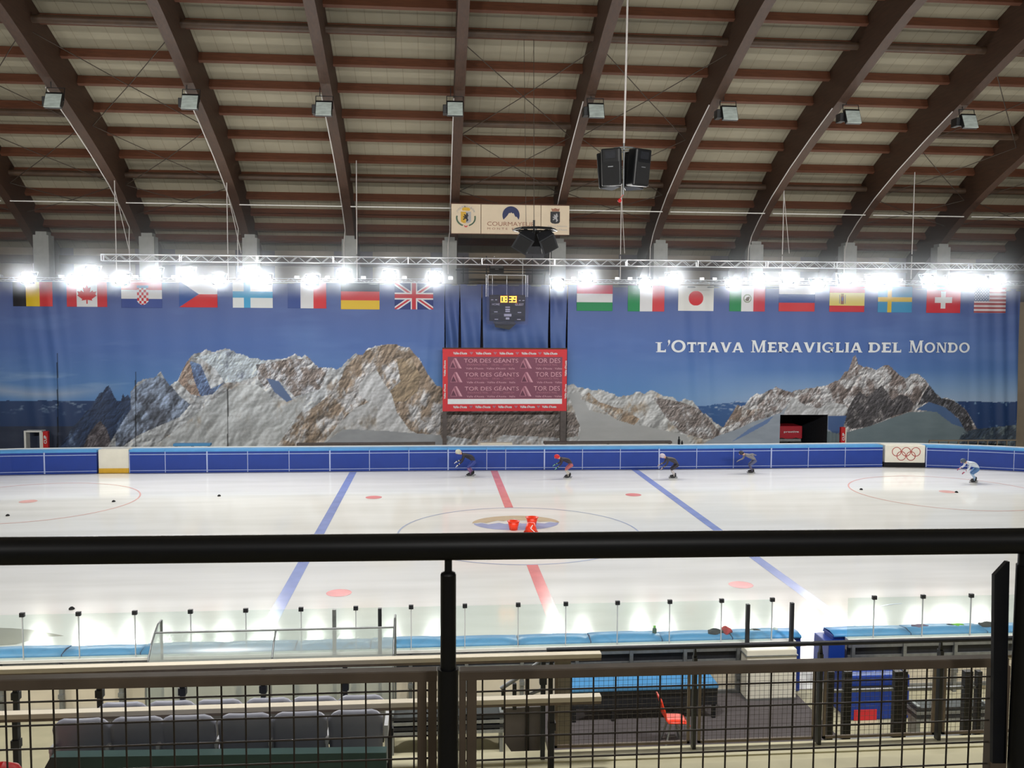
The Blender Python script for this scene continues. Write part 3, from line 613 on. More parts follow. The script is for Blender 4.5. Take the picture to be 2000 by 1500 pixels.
# the middle curtain: three loose blue drops and lower mountain strip behind the red board
def mid_col(X, Z, U, V):
    px, py = proj(X, YBN, Z); c = banner_col(X, Z, U, V); return c
cuts = [868, 898, 941, 1073, 1108]
labs = ['narrow loose blue curtain drop at the left edge of the scoreboard gap', 'crumpled blue curtain drop left of the scoreboard', 'wide blue curtain drop hanging behind the scoreboard', 'narrow blue curtain drop between scoreboard and right banner']
for i in range(4):
    xa, xb = at_y(cuts[i], 600, YBN).x+0.02, at_y(cuts[i+1], 600, YBN).x-0.02
    def dd(X, Z, xa=xa, xb=xb, i=i):
        t = (X-xa)/(xb-xa); return 0.16*np.sin(t*PI*2*(1 if i != 2 else 3)+i+Z*0.35+.6*np.sin(Z*.8+i))*(0.6+0.4*np.sin(Z*1.1+i))+0.02*np.sin(X*6+Z*2.5)
    o = painted('blue_curtain', xa, xb, at_y(980, 700, YBN).z, at_y(980, 556, YBN).z, YBN, 60, 90, lambda X, Z, U, V: banner_col(X, Z, U, V)*0.95, dd, M['print'])
    # taper the sides so slits open between the drops
    me = o.data; A = np.zeros(len(me.vertices)*3); me.vertices.foreach_get('co', A); A = A.reshape(-1, 3)
    hgt = A[:, 2].max(); t = 1-A[:, 2]/hgt; A[:, 0] *= 1-0.085*t*(0.9/max(0.9, (xb-xa)))*2; me.vertices.foreach_set('co', A.reshape(-1)); me.update()
    tag(o, labs[i], 'curtain', 'loose blue curtain drops behind the scoreboard')
o = painted('mountain_banner', at_y(868, 700, YBN).x, at_y(1108, 700, YBN).x, 0.15, at_y(980, 790, YBN).z, YBN+0.12, 160, 60, lambda X, Z, U, V: banner_col(X, Z, U, V), mkdisp([(0, 9, 1.5, 0.05)]), M['print'])
tag(o, 'strip of printed grey rock face below the red sponsor board', 'banner')
zc_ = max(zt, at_y(1500, 560, YBN).z)
mb = MB(); mb.tube((xA, YBN+.05, zt-.02), (xD, YBN+.05, zt-.06), .05, 8); cr = mb.build('rail', M['steel'])
tag(cr, 'steel hanging rail along the top edge of the banners', 'rail')
for x in colx: mb = MB(); mb.tube((x, YBN+.05, zt-.04), (x, 52.98, zt-.04), .03, 6); mb.build('bracket', M['steel'], cr)
# doorway recess with the dark garage behind
mdk = mat('garage_dark_wall', (40, 44, 52), 0.8, var=0.2)
mb = MB(); mb.b2(dx0-0.1, dx0, YBN+0.1, YW+0.0, 0, dzt+0.1); mb.b2(dx1, dx1+0.1, YBN+0.1, YW, 0, dzt+0.1); mb.b2(dx0-0.1, dx1+0.1, YBN+0.1, YW, dzt, dzt+0.1)
mb.b2(dx0, dx1, YW-0.05, YW-0.01, 0, dzt); struct(mb.build('door_1', mdk), 'dark doorway of the ice machine garage cut through the right banner', 'door')
# ================================================================ LIGHTING TRUSS, FLOODLIGHTS, FLAGS
lens = mat('lit_lamp_glass', (255, 255, 250), 0.4, emit=(255, 252, 240), es=62.0)
lens_off = mat('unlit_lamp_glass', (188, 200, 196), 0.25, var=0.18, scale=3, stretch=(1, 1, 3))
def lat_truss(name, xa, xb, y, zc_a, zc_b, h, dep, label):
    root = thing(name, ((xa+xb)/2, y, (zc_a+zc_b)/2-h/2), label, 'truss')
    n = int((xb-xa)/0.42); mb = MB()
    def zc(x): return zc_a+(zc_b-zc_a)*(x-xa)/(xb-xa)
    for dy in (-dep/2, dep/2):
        for s in (-h/2, h/2): mb.tube((xa, y+dy, zc_a+s), (xb, y+dy, zc_b+s), 0.028, 6)
    mb.build('chord', M['alu'], root); mb = MB()
    for i in range(n):
        x0 = xa+(xb-xa)*i/n; x1 = xa+(xb-xa)*(i+1)/n; s0, s1 = (-h/2, h/2) if i % 2 else (h/2, -h/2)
        for dy in (-dep/2, dep/2): mb.tube((x0, y+dy, zc(x0)+s0), (x1, y+dy, zc(x1)+s1), 0.014, 4, caps=False)
        mb.tube((x0, y-dep/2, zc(x0)-h/2), (x1, y+dep/2, zc(x1)-h/2), 0.014, 4, caps=False)
    mb.build('lattice', M['alu'], root); 
    for i in range(int((xb-xa)/4.0)+1):
        x = min(xb, xa+4.0*i); mb = MB()
        for a, c in ((-1, -1), (1, -1), (-1, 1), (1, 1)): mb.bar((x, y+a*dep/2, zc(x)+c*h/2), (x, y+(a if a*c > 0 else -a)*dep/2, zc(x)+(c if a*c < 0 else -c)*h/2), 0.05, 0.05)
        mb.build('joint_plate', M['alu'], root)
    return root
pa, pb = at_y(200, 503, 49.2), at_y(2100, 523, 49.2)
tr = lat_truss('lighting_truss', pa.x, pb.x, 49.2, pa.z, pb.z, 0.34, 0.34, 'long silver lattice truss hanging across the hall above the floodlights')
pb0, pb1 = at_y(-100, 549, YL+0.1), at_y(2100, 556, YL+0.1)
bar = thing('lamp_bar', ((pb0.x+pb1.x)/2, YL, pb0.z), 'thin double aluminium bar carrying the row of bright floodlights over the banner', 'bar')
for (a, c) in ((-100, 858), (1078, 2100)):
    q0, q1 = at_y(a, 549+(a+100)*0.0035, YL+0.1), at_y(c, 549+(c+100)*0.0035, YL+0.1)
    mb = MB(); mb.tube((q0.x, YL+.1, q0.z), (q1.x, YL+.1, q1.z), 0.03, 6); mb.tube((q0.x, YL+.1, q0.z+0.2), (q1.x, YL+.1, q1.z+0.2), 0.022, 6); mb.tube((q0.x, YL+.3, q0.z+0.1), (q1.x, YL+.3, q1.z+0.1), 0.022, 6)
    n = int((q1.x-q0.x)/0.9)
    for i in range(n): 
        x = q0.x+0.9*i; z = q0.z+(q1.z-q0.z)*i/n; mb.tube((x, YL+.1, z), (x+0.45, YL+.1, z+0.2), 0.012, 4); mb.tube((x+.45, YL+.1, z+.2), (x+0.9, YL+.1, z), 0.012, 4)
    mb.build('rail', M['alu'], bar)
for px in (0, 55, 120, 205, 265, 340, 395, 470, 580, 640, 710, 790, 880, 1120, 1205, 1230, 1290, 1370, 1395, 1455, 1510, 1565, 1620, 1680, 1758, 1838, 1918, 1960):
    q = at_y(px, 541+px*0.004, YL+0.2); mb = MB(); mb.b2(q.x-.12, q.x+.12, q.y-.1, q.y+.1, q.z-.05, q.z+.12); mb.build('clamp', M['alu'], bar)
# hangers from the roof to the truss
for (px, ptop, spread) in ((227, 372, 25), (445, 368, 25), (697, 370, 0), (1212, 385, 8), (1528, 400, 14), (1781, 372, 0)):
    a = at_y(px, 500, 49.2); zt = B(49.2)+1.3; mb = MB(); mb.tube((a.x, 49.2, a.z+0.1), (a.x, 49.2, zt), 0.028, 5); mb.tube((a.x, 49.2, a.z-1.3), (a.x, 49.2, a.z), 0.024, 5)
    if spread: mb.tube((a.x, 49.2, a.z+3.5), (a.x+spread*0.028, 49.2, a.z+0.15), 0.018, 5)
    mb.build('hanger_cable', M['cable'], tr)
# floodlights: one is built, the rest are copies of it and of its parts
first = None
for j, (px, py) in enumerate(LAMPS_FAR):
    p = at_y(px, py, YL-0.35)
    side = 'left' if px < 1000 else 'right'; n = [q for q in LAMPS_FAR if (q[0] < 1000) == (px < 1000)]; ix = n.index((px, py))
    lab = f'lit floodlight on the lamp bar, {ORD[ix]} from the {"left end" if side == "left" else "scoreboard on its right side"}'
    if first is None:
        t = thing('floodlight', (p.x, p.y, p.z-0.3), lab, 'floodlight', 'lit floodlights above the banner')
        mb = MB(); R_ = Matrix.Rotation(math.radians(-20), 3, 'X')
        mb.box(p.x, p.y+0.02, p.z, 0.72, 0.2, 0.56, R_); mb.box(p.x, p.y+0.22, p.z+0.07, 0.34, 0.26, 0.3, R_); mb.build('housing', M['blackmetal'], t, 0.02)
        mb = MB(); mb.prism([(p.x+0.33*math.cos(2*PI*k/20), p.z+0.27*math.sin(2*PI*k/20)) for k in range(20)], p.y-0.13, p.y-0.115)
        mb.v = [(v[0], v[1]+0.34*(v[2]-p.z), v[2]) for v in mb.v]; mb.build('lamp_glass', lens, t)
        mb = MB(); mb.path([(p.x-0.39, p.y, p.z), (p.x-0.39, p.y+0.3, p.z+0.33), (p.x+0.39, p.y+0.3, p.z+0.33), (p.x+0.39, p.y, p.z)], 0.02, 5); mb.tube((p.x, p.y+.3, p.z+.33), (p.x, p.y+.45, p.z+.33), .02, 5); mb.tube((p.x, p.y+.45, p.z-.25), (p.x, p.y+.45, p.z+.4), .02, 5); mb.build('bracket', M['alu'], t)
        first = t
    else: copy_tree(first, (p.x, p.y, p.z-0.3), lab)
# unlit floodlights under the beams
first = None
for j, (px, py) in enumerate([(103,195),(370,198),(632,211),(889,211),(1165,215),(1426,220),(1667,227),(1895,236)]):
    y0 = 41.3; p = at_y(px, py, y0)
    lab = f'square unlit white faced floodlight under a roof beam, {ORD[j]} from the left'
    if first is None:
        t = thing('beam_floodlight', (p.x, p.y, p.z-0.35), lab, 'floodlight', 'unlit square floodlights under the roof beams')
        R_ = Matrix.Rotation(math.radians(-24), 3, 'X')
        mb = MB(); mb.box(p.x, p.y+0.12, p.z, 0.74, 0.2, 0.74, R_); mb.box(p.x, p.y+0.4, p.z+0.1, 0.5, 0.4, 0.45, R_); mb.b2(p.x-0.55, p.x-0.3, p.y+0.2, p.y+0.7, p.z-0.2, p.z+0.2); mb.build('housing', M['black'], t, 0.02)
        mb = MB(); mb.box(p.x, p.y+0.0, p.z-0.03, 0.68, 0.03, 0.68, R_); mb.build('lamp_glass', lens_off, t)
        mb = MB(); mb.path([(p.x-0.38, p.y+.2, p.z), (p.x-0.38, p.y+0.35, p.z+0.6), (p.x+0.38, p.y+0.35, p.z+0.6), (p.x+0.38, p.y+.2, p.z)], 0.018, 5); mb.tube((p.x-0.2, p.y+.35, p.z+.6), (p.x-.2, p.y+.35, p.z+1.0), .02, 5); mb.build('bracket', M['black'], t)
        first = t
    else: copy_tree(first, (p.x, p.y, p.z-0.35), lab)
# light cables lying along some beams down to the columns
for k, j in ((-3, 0), (-2, 2), (0, 5), (1, 6), (2, 7), (3, 8), (4, 9), (-1, 4)):
    x = BX0+BS*k-(0.27 if k < 0 else 0.27); ys = [42, 44.5, 47, 49.5, 51.5, 52.6]; mb = MB()
    mb.path([(x, y, B(y)-0.02) for y in ys]+[(x-0.1, 52.8, B(52.8)-0.6), (x-0.1, 52.85, 10.6)], 0.03, 5)
    tag(mb.build('beam_cable', M['cable']), f'pale cable running down along the {ORD[k+6]} roof beam to its column', 'cable')

# --- flags
def stripes_v(cols, fr=None):
    def f(U, V):
        n = len(cols); e = fr or [(i+1)/n for i in range(n)]
        c = np.zeros(U.shape+(3,)); i = np.searchsorted(np.array(e[:-1]), U, side='right'); 
        for k in range(n): c[i == k] = cols[k]
        return c
    return f
def stripes_h(cols, fr=None):
    g = stripes_v(cols, fr); return lambda U, V: g(1-V, U)
Rd, Wt, Bl, Gr, Ye, Bk = (206, 62, 72), (224, 224, 228), (58, 84, 150), (40, 138, 84), (222, 184, 60), (36, 34, 40)
def cross(bg, layers):
    def f(U, V):
        c = np.zeros(U.shape+(3,)); c[:] = bg
        for (col, cx, w_, h_) in layers: c[(abs(U-cx) < w_/2) | (abs(V-0.5) < h_/2)] = col
        return c
    return f
def f_canada(U, V):
    c = stripes_v([Rd, Wt, Rd], [0.25, 0.75, 1])(U, V)
    leaf = [(0, .34), (.06, .22), (.14, .26), (.11, .06), (.2, .14), (.23, .08), (.34, .1), (.3, -.02), (.35, -.06), (.17, -.2), (.19, -.26), (.02, -.23), (.02, -.38)]
    P = leaf+[(-a, c_) for a, c_ in reversed(leaf)]; c[inpoly((U-0.5)*1.45, V-0.5, P)] = (206, 50, 56); return c
def f_croatia(U, V):
    c = stripes_h([Rd, Wt, (66, 84, 150)])(U, V); x = U-0.53; y = V-0.45
    m = (abs(x) < 0.135) & (y < 0.28) & (y > -0.34+0.9*x*x*8); ch = ((np.floor((x+0.135)/0.054)+np.floor((y+0.4)/0.105)) % 2 == 0)
    c[m] = Wt; c[m & ch] = (200, 50, 62)
    cr = (abs(x) < 0.135) & (y > 0.28) & (y < 0.38); c[cr] = (110, 110, 160); return c
def f_czech(U, V):
    c = stripes_h([Wt, (210, 50, 56)])(U, V); c[U < 0.52*(1-abs(2*V-1))] = (54, 90, 160); return c
def f_uk(U, V):
    x = (U-.5)*1.5; y = V-.5; c = np.zeros(U.shape+(3,)); c[:] = (48, 62, 124)
    a = np.array([.75, .5])/np.hypot(.75, .5)
    for s in (1, -1):
        dd = abs(x*a[1]-s*y*a[0]); c[dd < 0.085] = Wt
    for s in (1, -1):
        dd = (x*a[1]-s*y*a[0]); c[abs(dd) < 0.035] = (196, 52, 66)
    c[(abs(x) < 0.13) | (abs(y) < 0.13)] = Wt; c[(abs(x) < 0.08) | (abs(y) < 0.08)] = (196, 52, 66); return c
def f_mexico(U, V):
    c = stripes_v([(50, 140, 90), Wt, (200, 70, 84)])(U, V); x = (U-.5)*1.45; y = V-.5; r = np.hypot(x, y)
    c[(r < .17) & (r > .12)] = (150, 160, 140); c[(r < .1) & (fbm(U*14, V*10, 2, 5) > .5)] = (110, 96, 84); return c
def f_spain(U, V):
    c = stripes_h([(204, 62, 72), (226, 212, 128), (204, 62, 72)], [.25, .75, 1])(U, V); x = (U-.37)*1.45; y = V-.5
    c[(abs(x) < .07) & (y > -.2) & (y < .12)] = (150, 110, 104); c[(abs(x) < .06) & (y >= .12) & (y < .22)] = (170, 140, 80); c[(abs(abs(x)-.12) < .018) & (abs(y) < .18)] = (150, 150, 150); c[(abs(x) < .035) & (abs(y) < .07)] = (120, 130, 170); return c
def f_swiss(U, V):
    c = np.zeros(U.shape+(3,)); c[:] = (208, 58, 72); x = (U-.5)*1.45; y = V-.5
    c[((abs(x) < .1) & (abs(y) < .33)) | ((abs(y) < .11) & (abs(x) < .37))] = Wt; return c
def f_japan(U, V):
    c = np.zeros(U.shape+(3,)); c[:] = (228, 228, 226); c[np.hypot((U-.5)*1.45, V-.5) < .29] = (210, 48, 58); return c
def f_usa(U, V):
    c = np.zeros(U.shape+(3,)); c[:] = (226, 214, 220); c[(np.floor((1-V)*13) % 2) == 0] = (172, 76, 84)
    m = (U < .46) & (V > 6/13); c[m] = (58, 78, 124); u = U/.46*11; v = (V-6/13)/(7/13)*9
    st = (abs(u-np.round(u)) < .3) & (abs(v-np.round(v)) < .3) & ((np.round(u)+np.round(v)) % 2 == 0) & m; c[st] = (210, 216, 230); return c
FLAGS = [('belgian', 25, 102, 551, 598, stripes_v([Bk, (232, 196, 40), (216, 66, 70)]), 'black, yellow and red upright stripes'),
 ('canadian', 131, 208, 549, 599, f_canada, 'red maple leaf on white between red bands'),
 ('croatian', 237, 316, 549, 601, f_croatia, 'red white blue bands with a chequered shield'),
 ('czech', 350, 424, 549, 600, f_czech, 'white over red with a blue wedge at left'),
 ('finnish', 455, 532, 550, 601, cross((226, 230, 232), [((76, 166, 214), .36, .17, .24)]), 'light blue cross on white'),
 ('french', 562, 637, 551, 602, stripes_v([(62, 84, 150), Wt, (214, 58, 66)]), 'blue, white and red upright stripes'),
 ('german', 666, 741, 552, 604, stripes_h([(44, 48, 72), (206, 66, 74), (224, 188, 62)]), 'dark, red and gold level bands'),
 ('british', 771, 846, 553, 604, f_uk, 'red and white crosses over blue'),
 ('hungarian', 1126, 1197, 557, 607, stripes_h([(216, 62, 92), Wt, (40, 138, 88)]), 'red, white and green level bands'),
 ('italian', 1226, 1298, 558, 608, stripes_v([(36, 140, 86), Wt, (208, 66, 74)]), 'green, white and red upright stripes, no emblem'),
 ('japanese', 1324, 1395, 558, 607, f_japan, 'red disc on white'),
 ('mexican', 1424, 1495, 558, 608, f_mexico, 'green, white and red with a central round emblem'),
 ('russian', 1521, 1592, 558, 608, stripes_h([Wt, (50, 80, 150), (208, 66, 72)]), 'white, blue and red level bands'),
 ('spanish', 1619, 1690, 560, 609, f_spain, 'red and pale yellow bands with a small crest'),
 ('swedish', 1714, 1782, 560, 610, cross((74, 150, 196), [((220, 186, 70), .34, .12, .17)]), 'yellow cross on light blue'),
 ('swiss', 1809, 1877, 561, 611, f_swiss, 'white cross on red'),
 ('american', 1901, 1967, 562, 611, f_usa, 'red and white stripes with a starred blue corner')]
YFL = YBN-0.03
for (nm, a, c, t, bt, fn, desc) in FLAGS:
    p, q = at_y(a, bt, YFL), at_y(c, t, YFL)
    ph = random.random()*6
    o = painted('national_flag', p.x, q.x, p.z, q.z, YFL, 132, 92, lambda X, Z, U, V, fn=fn: fn(U, V), dispL if a < 1000 else dispR, M['print'])
    tag(o, f'{nm} flag, {desc}, on the banner', 'flag', 'row of national flags')
    o.modifiers.new('s', 'SOLIDIFY').thickness = 0.01

# --- town sign between the two centre beams
YS = 49.9
pa, pb = at_y(882, 457, YS), at_y(1112, 400, YS)
sg = thing('town_sign', ((pa.x+pb.x)/2, YS, pa.z), 'long cream sign board with crests and mountain logo hung between the centre beams', 'sign')
SY = at_y(997, 428, YS)
def sx(px): return at_y(px, 430, YS).x
def sz(py): return at_y(997, py, YS).z
M['signcream'] = mat('sign_cream', (226, 208, 182), 0.6, var=0.04, scale=2); M['navy'] = mat('navy_print', (36, 44, 92), 0.6); M['gold'] = mat('gold_print', (222, 176, 50), 0.6)
M['green'] = mat('green_print', (62, 100, 76), 0.6); M['greyp'] = mat('grey_print', (176, 176, 180), 0.6); M['brownp'] = mat('brown_print', (160, 108, 84), 0.6); M['ink'] = mat('black_ink', (26, 26, 34), 0.6)
for (a, c) in ((881.5, 939), (940, 1056), (1057, 1112)):
    mb = MB(); mb.b2(sx(a), sx(c), YS, YS+0.1, sz(457), sz(400)); mb.build('sign_panel', M['signcream'], sg, 0.01)
mb = MB(); mb.b2(sx(881), sx(1112.5), YS+0.1, YS+0.2, sz(458), sz(397.5)); mb.build('backing_frame', M['purlin'], sg)
def flatp(name, pts, m, parent, y, th=0.012):
    mb = MB(); mb.prism([(sx(a), sz(b_)) for a, b_ in pts], y, y-th); return mb.build(name, m, parent)
y1 = YS-0.002
flatp('crest_shield', [(900, 415), (910, 415), (910, 437), (905, 437), (900, 434)], M['gold'], sg, y1)
flatp('crest_shield', [(910, 415), (920, 415), (920, 434), (915, 437), (910, 437)], M['greyp'], sg, y1)
lion = [(911, 417.5), (914, 418.5), (913.5, 421), (915.5, 423), (913.5, 424), (913, 428), (915, 431), (912.5, 434), (910.5, 434), (911.5, 430), (909, 428.5), (905, 431.5), (904, 429.5), (907.5, 427), (904.5, 425.5), (904.5, 423.5), (908, 424.5), (906, 420.5), (907.5, 419.5), (910, 422)]
flatp('crest_lion', lion, M['ink'], sg, y1-0.015)
flatp('crest_crown', [(902, 409), (905, 407), (910, 406.5), (915, 407), (918.5, 409), (917, 413), (903.5, 413)], M['gold'], sg, y1)
for s in (-1, 1):
    for k in range(9):
        a = math.radians(200+k*17 if s < 0 else -20-k*17); cx, cy = 910+17*math.cos(a)*0.95, 427-15.5*math.sin(a) if False else 427-15.5*math.sin(a)
        cy = 427-15.5*math.sin(math.radians(170+k*9.5)) if s < 0 else 427-15.5*math.sin(math.radians(10-k*9.5)); cx = 910+18*math.cos(math.radians(170+k*9.5)) if s < 0 else 910+18*math.cos(math.radians(10-k*9.5))
        flatp('laurel_leaf', [(cx-2.2, cy+.6), (cx, cy-1.8), (cx+2.2, cy-.4), (cx, cy+1.8)], M['green'], sg, y1)
flatp('crest_ribbon', [(906, 441), (910, 443), (914, 441), (912, 445), (908, 445)], M['red'], sg, y1)
for s_, cx in zip('COURMAYEUR', range(10)):
    ang = math.radians(150-cx*13.3); x = 910+20*math.cos(ang)*0.95; y_ = 423.5-19*math.sin(ang)
    text(s_, sx(x-1.6), sx(x+1.6), sz(y_+2), sz(y_-2), y1-0.01, M['greyp'], sg, 'crest_lettering', 0.01)
circ = [(998+16.8*math.cos(t), 420.5-17.5*math.sin(t)) for t in [math.radians(-30+240*k/40) for k in range(41)]]
peak = [(983.5, 429), (988, 424.5), (991, 421), (993.5, 417), (995, 415.5), (996, 417), (998.5, 414.5), (1000.5, 417), (1003, 416), (1004.5, 419), (1006.5, 423.5), (1008.5, 423), (1010.5, 425), (1012.5, 429)]
flatp('mountain_logo', circ+peak, M['navy'], sg, y1)
text('COURMAYEUR', sx(951.5), sx(1045), sz(441.5), sz(433.5), y1-0.01, M['brownp'], sg, 'sign_lettering', 0.0)
text('M O N T E   B I A N C O', sx(952), sx(1044), sz(449), sz(445), y1-0.01, M['brownp'], sg, 'sign_lettering')
flatp('crest_shield', [(1075, 412), (1093.5, 412), (1093.5, 432), (1091, 435), (1084.5, 436), (1078, 435), (1075, 432)], M['ink'], sg, y1)
flatp('crest_crown', [(1076.5, 405.5), (1080, 407), (1084.5, 405), (1089, 407), (1093, 405.5), (1091.5, 411.5), (1078, 411.5)], M['brownp'], sg, y1)
flatp('crest_lion', [((a-910)*0.95+1085, (b_-426)*1.0+424) for a, b_ in lion], M['greyp'], sg, y1-0.015)
text('Regione Autonoma', sx(1070), sx(1108), sz(442.5), sz(439), y1-0.01, M['greyp'], sg, 'sign_lettering'); text("Valle d'Aosta", sx(1078), sx(1108), sz(449), sz(445.5), y1-0.01, M['greyp'], sg, 'sign_lettering')

# --- loudspeaker cluster over the rink, hanging on a white cable
def speaker(name, c, yaw, pitch, w_, h_, d_, label, group=None):
    t = thing(name, (c[0], c[1], c[2]-h_/2), label, 'loudspeaker', group)
    R_ = Matrix.Rotation(yaw, 3, 'Z') @ Matrix.Rotation(pitch, 3, 'X')
    mb = MB(); prof = [(-w_/2, -d_/2+0.06), (-w_/2+0.05, -d_/2), (w_/2-0.05, -d_/2), (w_/2, -d_/2+0.06), (w_/2*0.62, d_/2), (-w_/2*0.62, d_/2)]
    mb.prism(prof, -h_/2, h_/2, 'z'); mb.v = [tuple(Vector(c)+R_ @ Vector(v)) for v in mb.v]; mb.build('cabinet', M['black'], t, min(.09, h_*.08))
    mb = MB(); mb.b2(-w_/2+.06, w_/2-.06, -d_/2-.012, -d_/2, -h_/2+.06, h_/2*0.28); mb.v = [tuple(Vector(c)+R_ @ Vector(v)) for v in mb.v]; mb.build('grille', M['rubber'], t)
    mb = MB(); mb.b2(-w_/4, w_/4, -d_/2-.03, -d_/2, h_/2*0.45, h_/2*0.85); mb.v = [tuple(Vector(c)+R_ @ Vector(v)) for v in mb.v]; mb.build('horn', M['blackmetal'], t)
    mb = MB(); mb.b2(-w_/8, w_/8, -d_/2-.02, -d_/2-.012, 0, 0.03); mb.v = [tuple(Vector(c)+R_ @ Vector(v)) for v in mb.v]; mb.build('badge', M['alu'], t)
    return t
YK = 30.0; pc = at_y(1218, 330, YK)
hr = thing('speaker_hanger', (pc.x, YK, pc.z-0.7), 'steel ring and white cable holding the black loudspeaker cluster over the rink', 'hanger')
mb = MB(); pts = [(pc.x+0.42*math.cos(2*PI*k/12), YK+0.42*math.sin(2*PI*k/12), pc.z+0.64) for k in range(13)]; mb.path(pts, 0.025, 5); mb.tube((pc.x-.45, YK, pc.z+.64), (pc.x+.45, YK, pc.z+.64), .02, 5); mb.tube((pc.x, YK, pc.z-0.85), (pc.x, YK, pc.z+0.9), 0.03, 6); mb.build('ring_frame', M['steel'], hr)
mb = MB(); mb.path([(pc.x, YK, pc.z+0.85), (pc.x+0.03, YK, pc.z+3), (pc.x+0.1, YK, B(YK)+1.5)], 0.035, 6); mb.build('cable', M['cable'], hr)
mb = MB(); mb.ball((pc.x-0.12, YK, pc.z-1.05), 0.07, 0.07, 0.07, 10); mb.tube((pc.x, YK, pc.z-.85), (pc.x-.12, YK, pc.z-1.0), .012, 5); mb.build('red_hook_ball', M['red'], hr)
for (dx, dy, yaw, l) in ((-0.41, -0.28, -0.5, 'black loudspeaker facing front left in the cluster over the rink'), (0.41, -0.28, 0.5, 'black loudspeaker facing front right in the cluster over the rink'), (-0.40, 0.36, -2.5, 'black loudspeaker facing back left in the cluster over the rink'), (0.40, 0.36, 2.5, 'black loudspeaker facing back right in the cluster over the rink')):
    speaker('loudspeaker', (pc.x+dx, YK+dy, pc.z), yaw, math.radians(7), 0.70, 1.2, 0.56, l, 'loudspeakers over the rink')
# second cluster in front of the town sign, tilted downwards
YK = 40.0; pc = at_y(1045, 450, YK)
hr = thing('speaker_hanger', (pc.x, YK, pc.z-0.5), 'dark round frame on thin cables in front of the cream town sign', 'hanger')
mb = MB()
for rr, zz in ((0.98, 0.0), (0.9, 0.06)):
    mb.path([(pc.x+rr*math.cos(2*PI*k/8), YK+rr*math.sin(2*PI*k/8), pc.z+zz) for k in range(9)], 0.035, 6)
for a in (0, 90): mb.tube((pc.x-.95*math.cos(math.radians(a)), YK-.95*math.sin(math.radians(a)), pc.z), (pc.x+.95*math.cos(math.radians(a)), YK+.95*math.sin(math.radians(a)), pc.z), .025, 5)
mb.tube((pc.x-.05, YK, pc.z-.2), (pc.x-.05, YK, pc.z+0.45), 0.05, 6); mb.tube((pc.x-.5, YK-.2, pc.z-.6), (pc.x-.5, YK-.2, pc.z), .02, 5); mb.tube((pc.x+.5, YK-.2, pc.z-.6), (pc.x+.5, YK-.2, pc.z), .02, 5); mb.tube((pc.x, YK+.45, pc.z-.6), (pc.x, YK+.45, pc.z), .02, 5); mb.build('ring_frame', M['black'], hr)
mb = MB(); mb.tube((pc.x-.05, YK, pc.z+.4), (pc.x-0.12, YK, B(YK)+1.5), 0.014, 5); mb.tube((pc.x-.4, YK, pc.z), (pc.x-.55, YK, B(YK)+1.5), 0.01, 5); mb.build('cable', M['darkcable'], hr)
mb = MB(); mb.tube((pc.x+.35, YK-.3, pc.z-.45), (pc.x+.38, YK-.3, pc.z), .05, 6); mb.build('white_plug_cable', M['cable'], hr)
for (dx, dy, yaw, roll_, l) in ((-0.5, -0.2, -0.5, 0.7, 'dark tilted loudspeaker on the left below the round frame'), (0.5, -0.2, 0.5, -0.7, 'dark tilted loudspeaker on the right below the round frame'), (0.0, 0.45, 3.1, 0.0, 'dark loudspeaker facing away at the back below the round frame')):
    t = thing('loudspeaker', (pc.x+dx, YK+dy, pc.z-1), l, 'loudspeaker', 'loudspeakers under the round frame')
    R_ = Matrix.Rotation(yaw, 3, 'Z') @ Matrix.Rotation(math.radians(40), 3, 'X') @ Matrix.Rotation(roll_, 3, 'Y'); c = Vector((pc.x+dx, YK+dy, pc.z-0.5))
    mb = MB(); mb.prism([(-.38, -.24), (.38, -.24), (.25, .24), (-.25, .24)], -.48, .48, 'z'); mb.v = [tuple(c+R_ @ Vector(v)) for v in mb.v]; mb.build('cabinet', M['blackmetal'], t, 0.02)
    mb = MB(); mb.b2(-.3, .3, -.255, -.24, -.4, .4); mb.v = [tuple(c+R_ @ Vector(v)) for v in mb.v]; mb.build('grille', M['rubber'], t)

# --- scoreboard
YSB = 50.7
def bx(px): return at_y(px, 600, YSB).x
def bz(py): return at_y(992, py, YSB).z
sb = thing('scoreboard', (bx(992), YSB, bz(632)), 'black hockey scoreboard with glowing amber digits in front of the blue curtain', 'scoreboard')
M['sbface'] = mat('scoreboard_face', (24, 20, 24), 0.6); amber = mat('amber_digits', (255, 180, 60), 0.5, emit=(255, 168, 40), es=9.0); M['sbtext'] = mat('scoreboard_print', (214, 206, 206), 0.6)
mb = MB(); mb.b2(bx(956.5), bx(1026), YSB, YSB+0.3, bz(627), bz(576)); mb.build('cabinet', M['sbface'], sb, 0.02)
mb = MB(); mb.prism([(bx(964), bz(628)), (bx(1005), bz(627)), (bx(1008), bz(633)), (bx(995), bz(644)), (bx(968), bz(639))], YSB+0.05, YSB+0.25); mb.build('lower_horn', M['blackmetal'], sb)
def seg7(ch, x0, x1, z0, z1):
    S7 = {'1': 'bc', '0': 'abcdef', '8': 'abcdefg', '3': 'abcdg', '9': 'abcdfg', '2': 'abged', '5': 'afgcd'}[ch]; w_ = (x1-x0)*.22; zm = (z0+z1)/2; mb = MB(); y = YSB-.03
    R4 = {'a': (x0, x1, z1-w_, z1), 'd': (x0, x1, z0, z0+w_), 'g': (x0, x1, zm-w_/2, zm+w_/2), 'f': (x0, x0+w_, zm, z1), 'b': (x1-w_, x1, zm, z1), 'e': (x0, x0+w_, z0, zm), 'c': (x1-w_, x1, z0, zm)}
    for s in S7: r = R4[s]; mb.b2(r[0], r[1], y, y+.03, r[2], r[3])
    mb.build('digit', amber, sb)
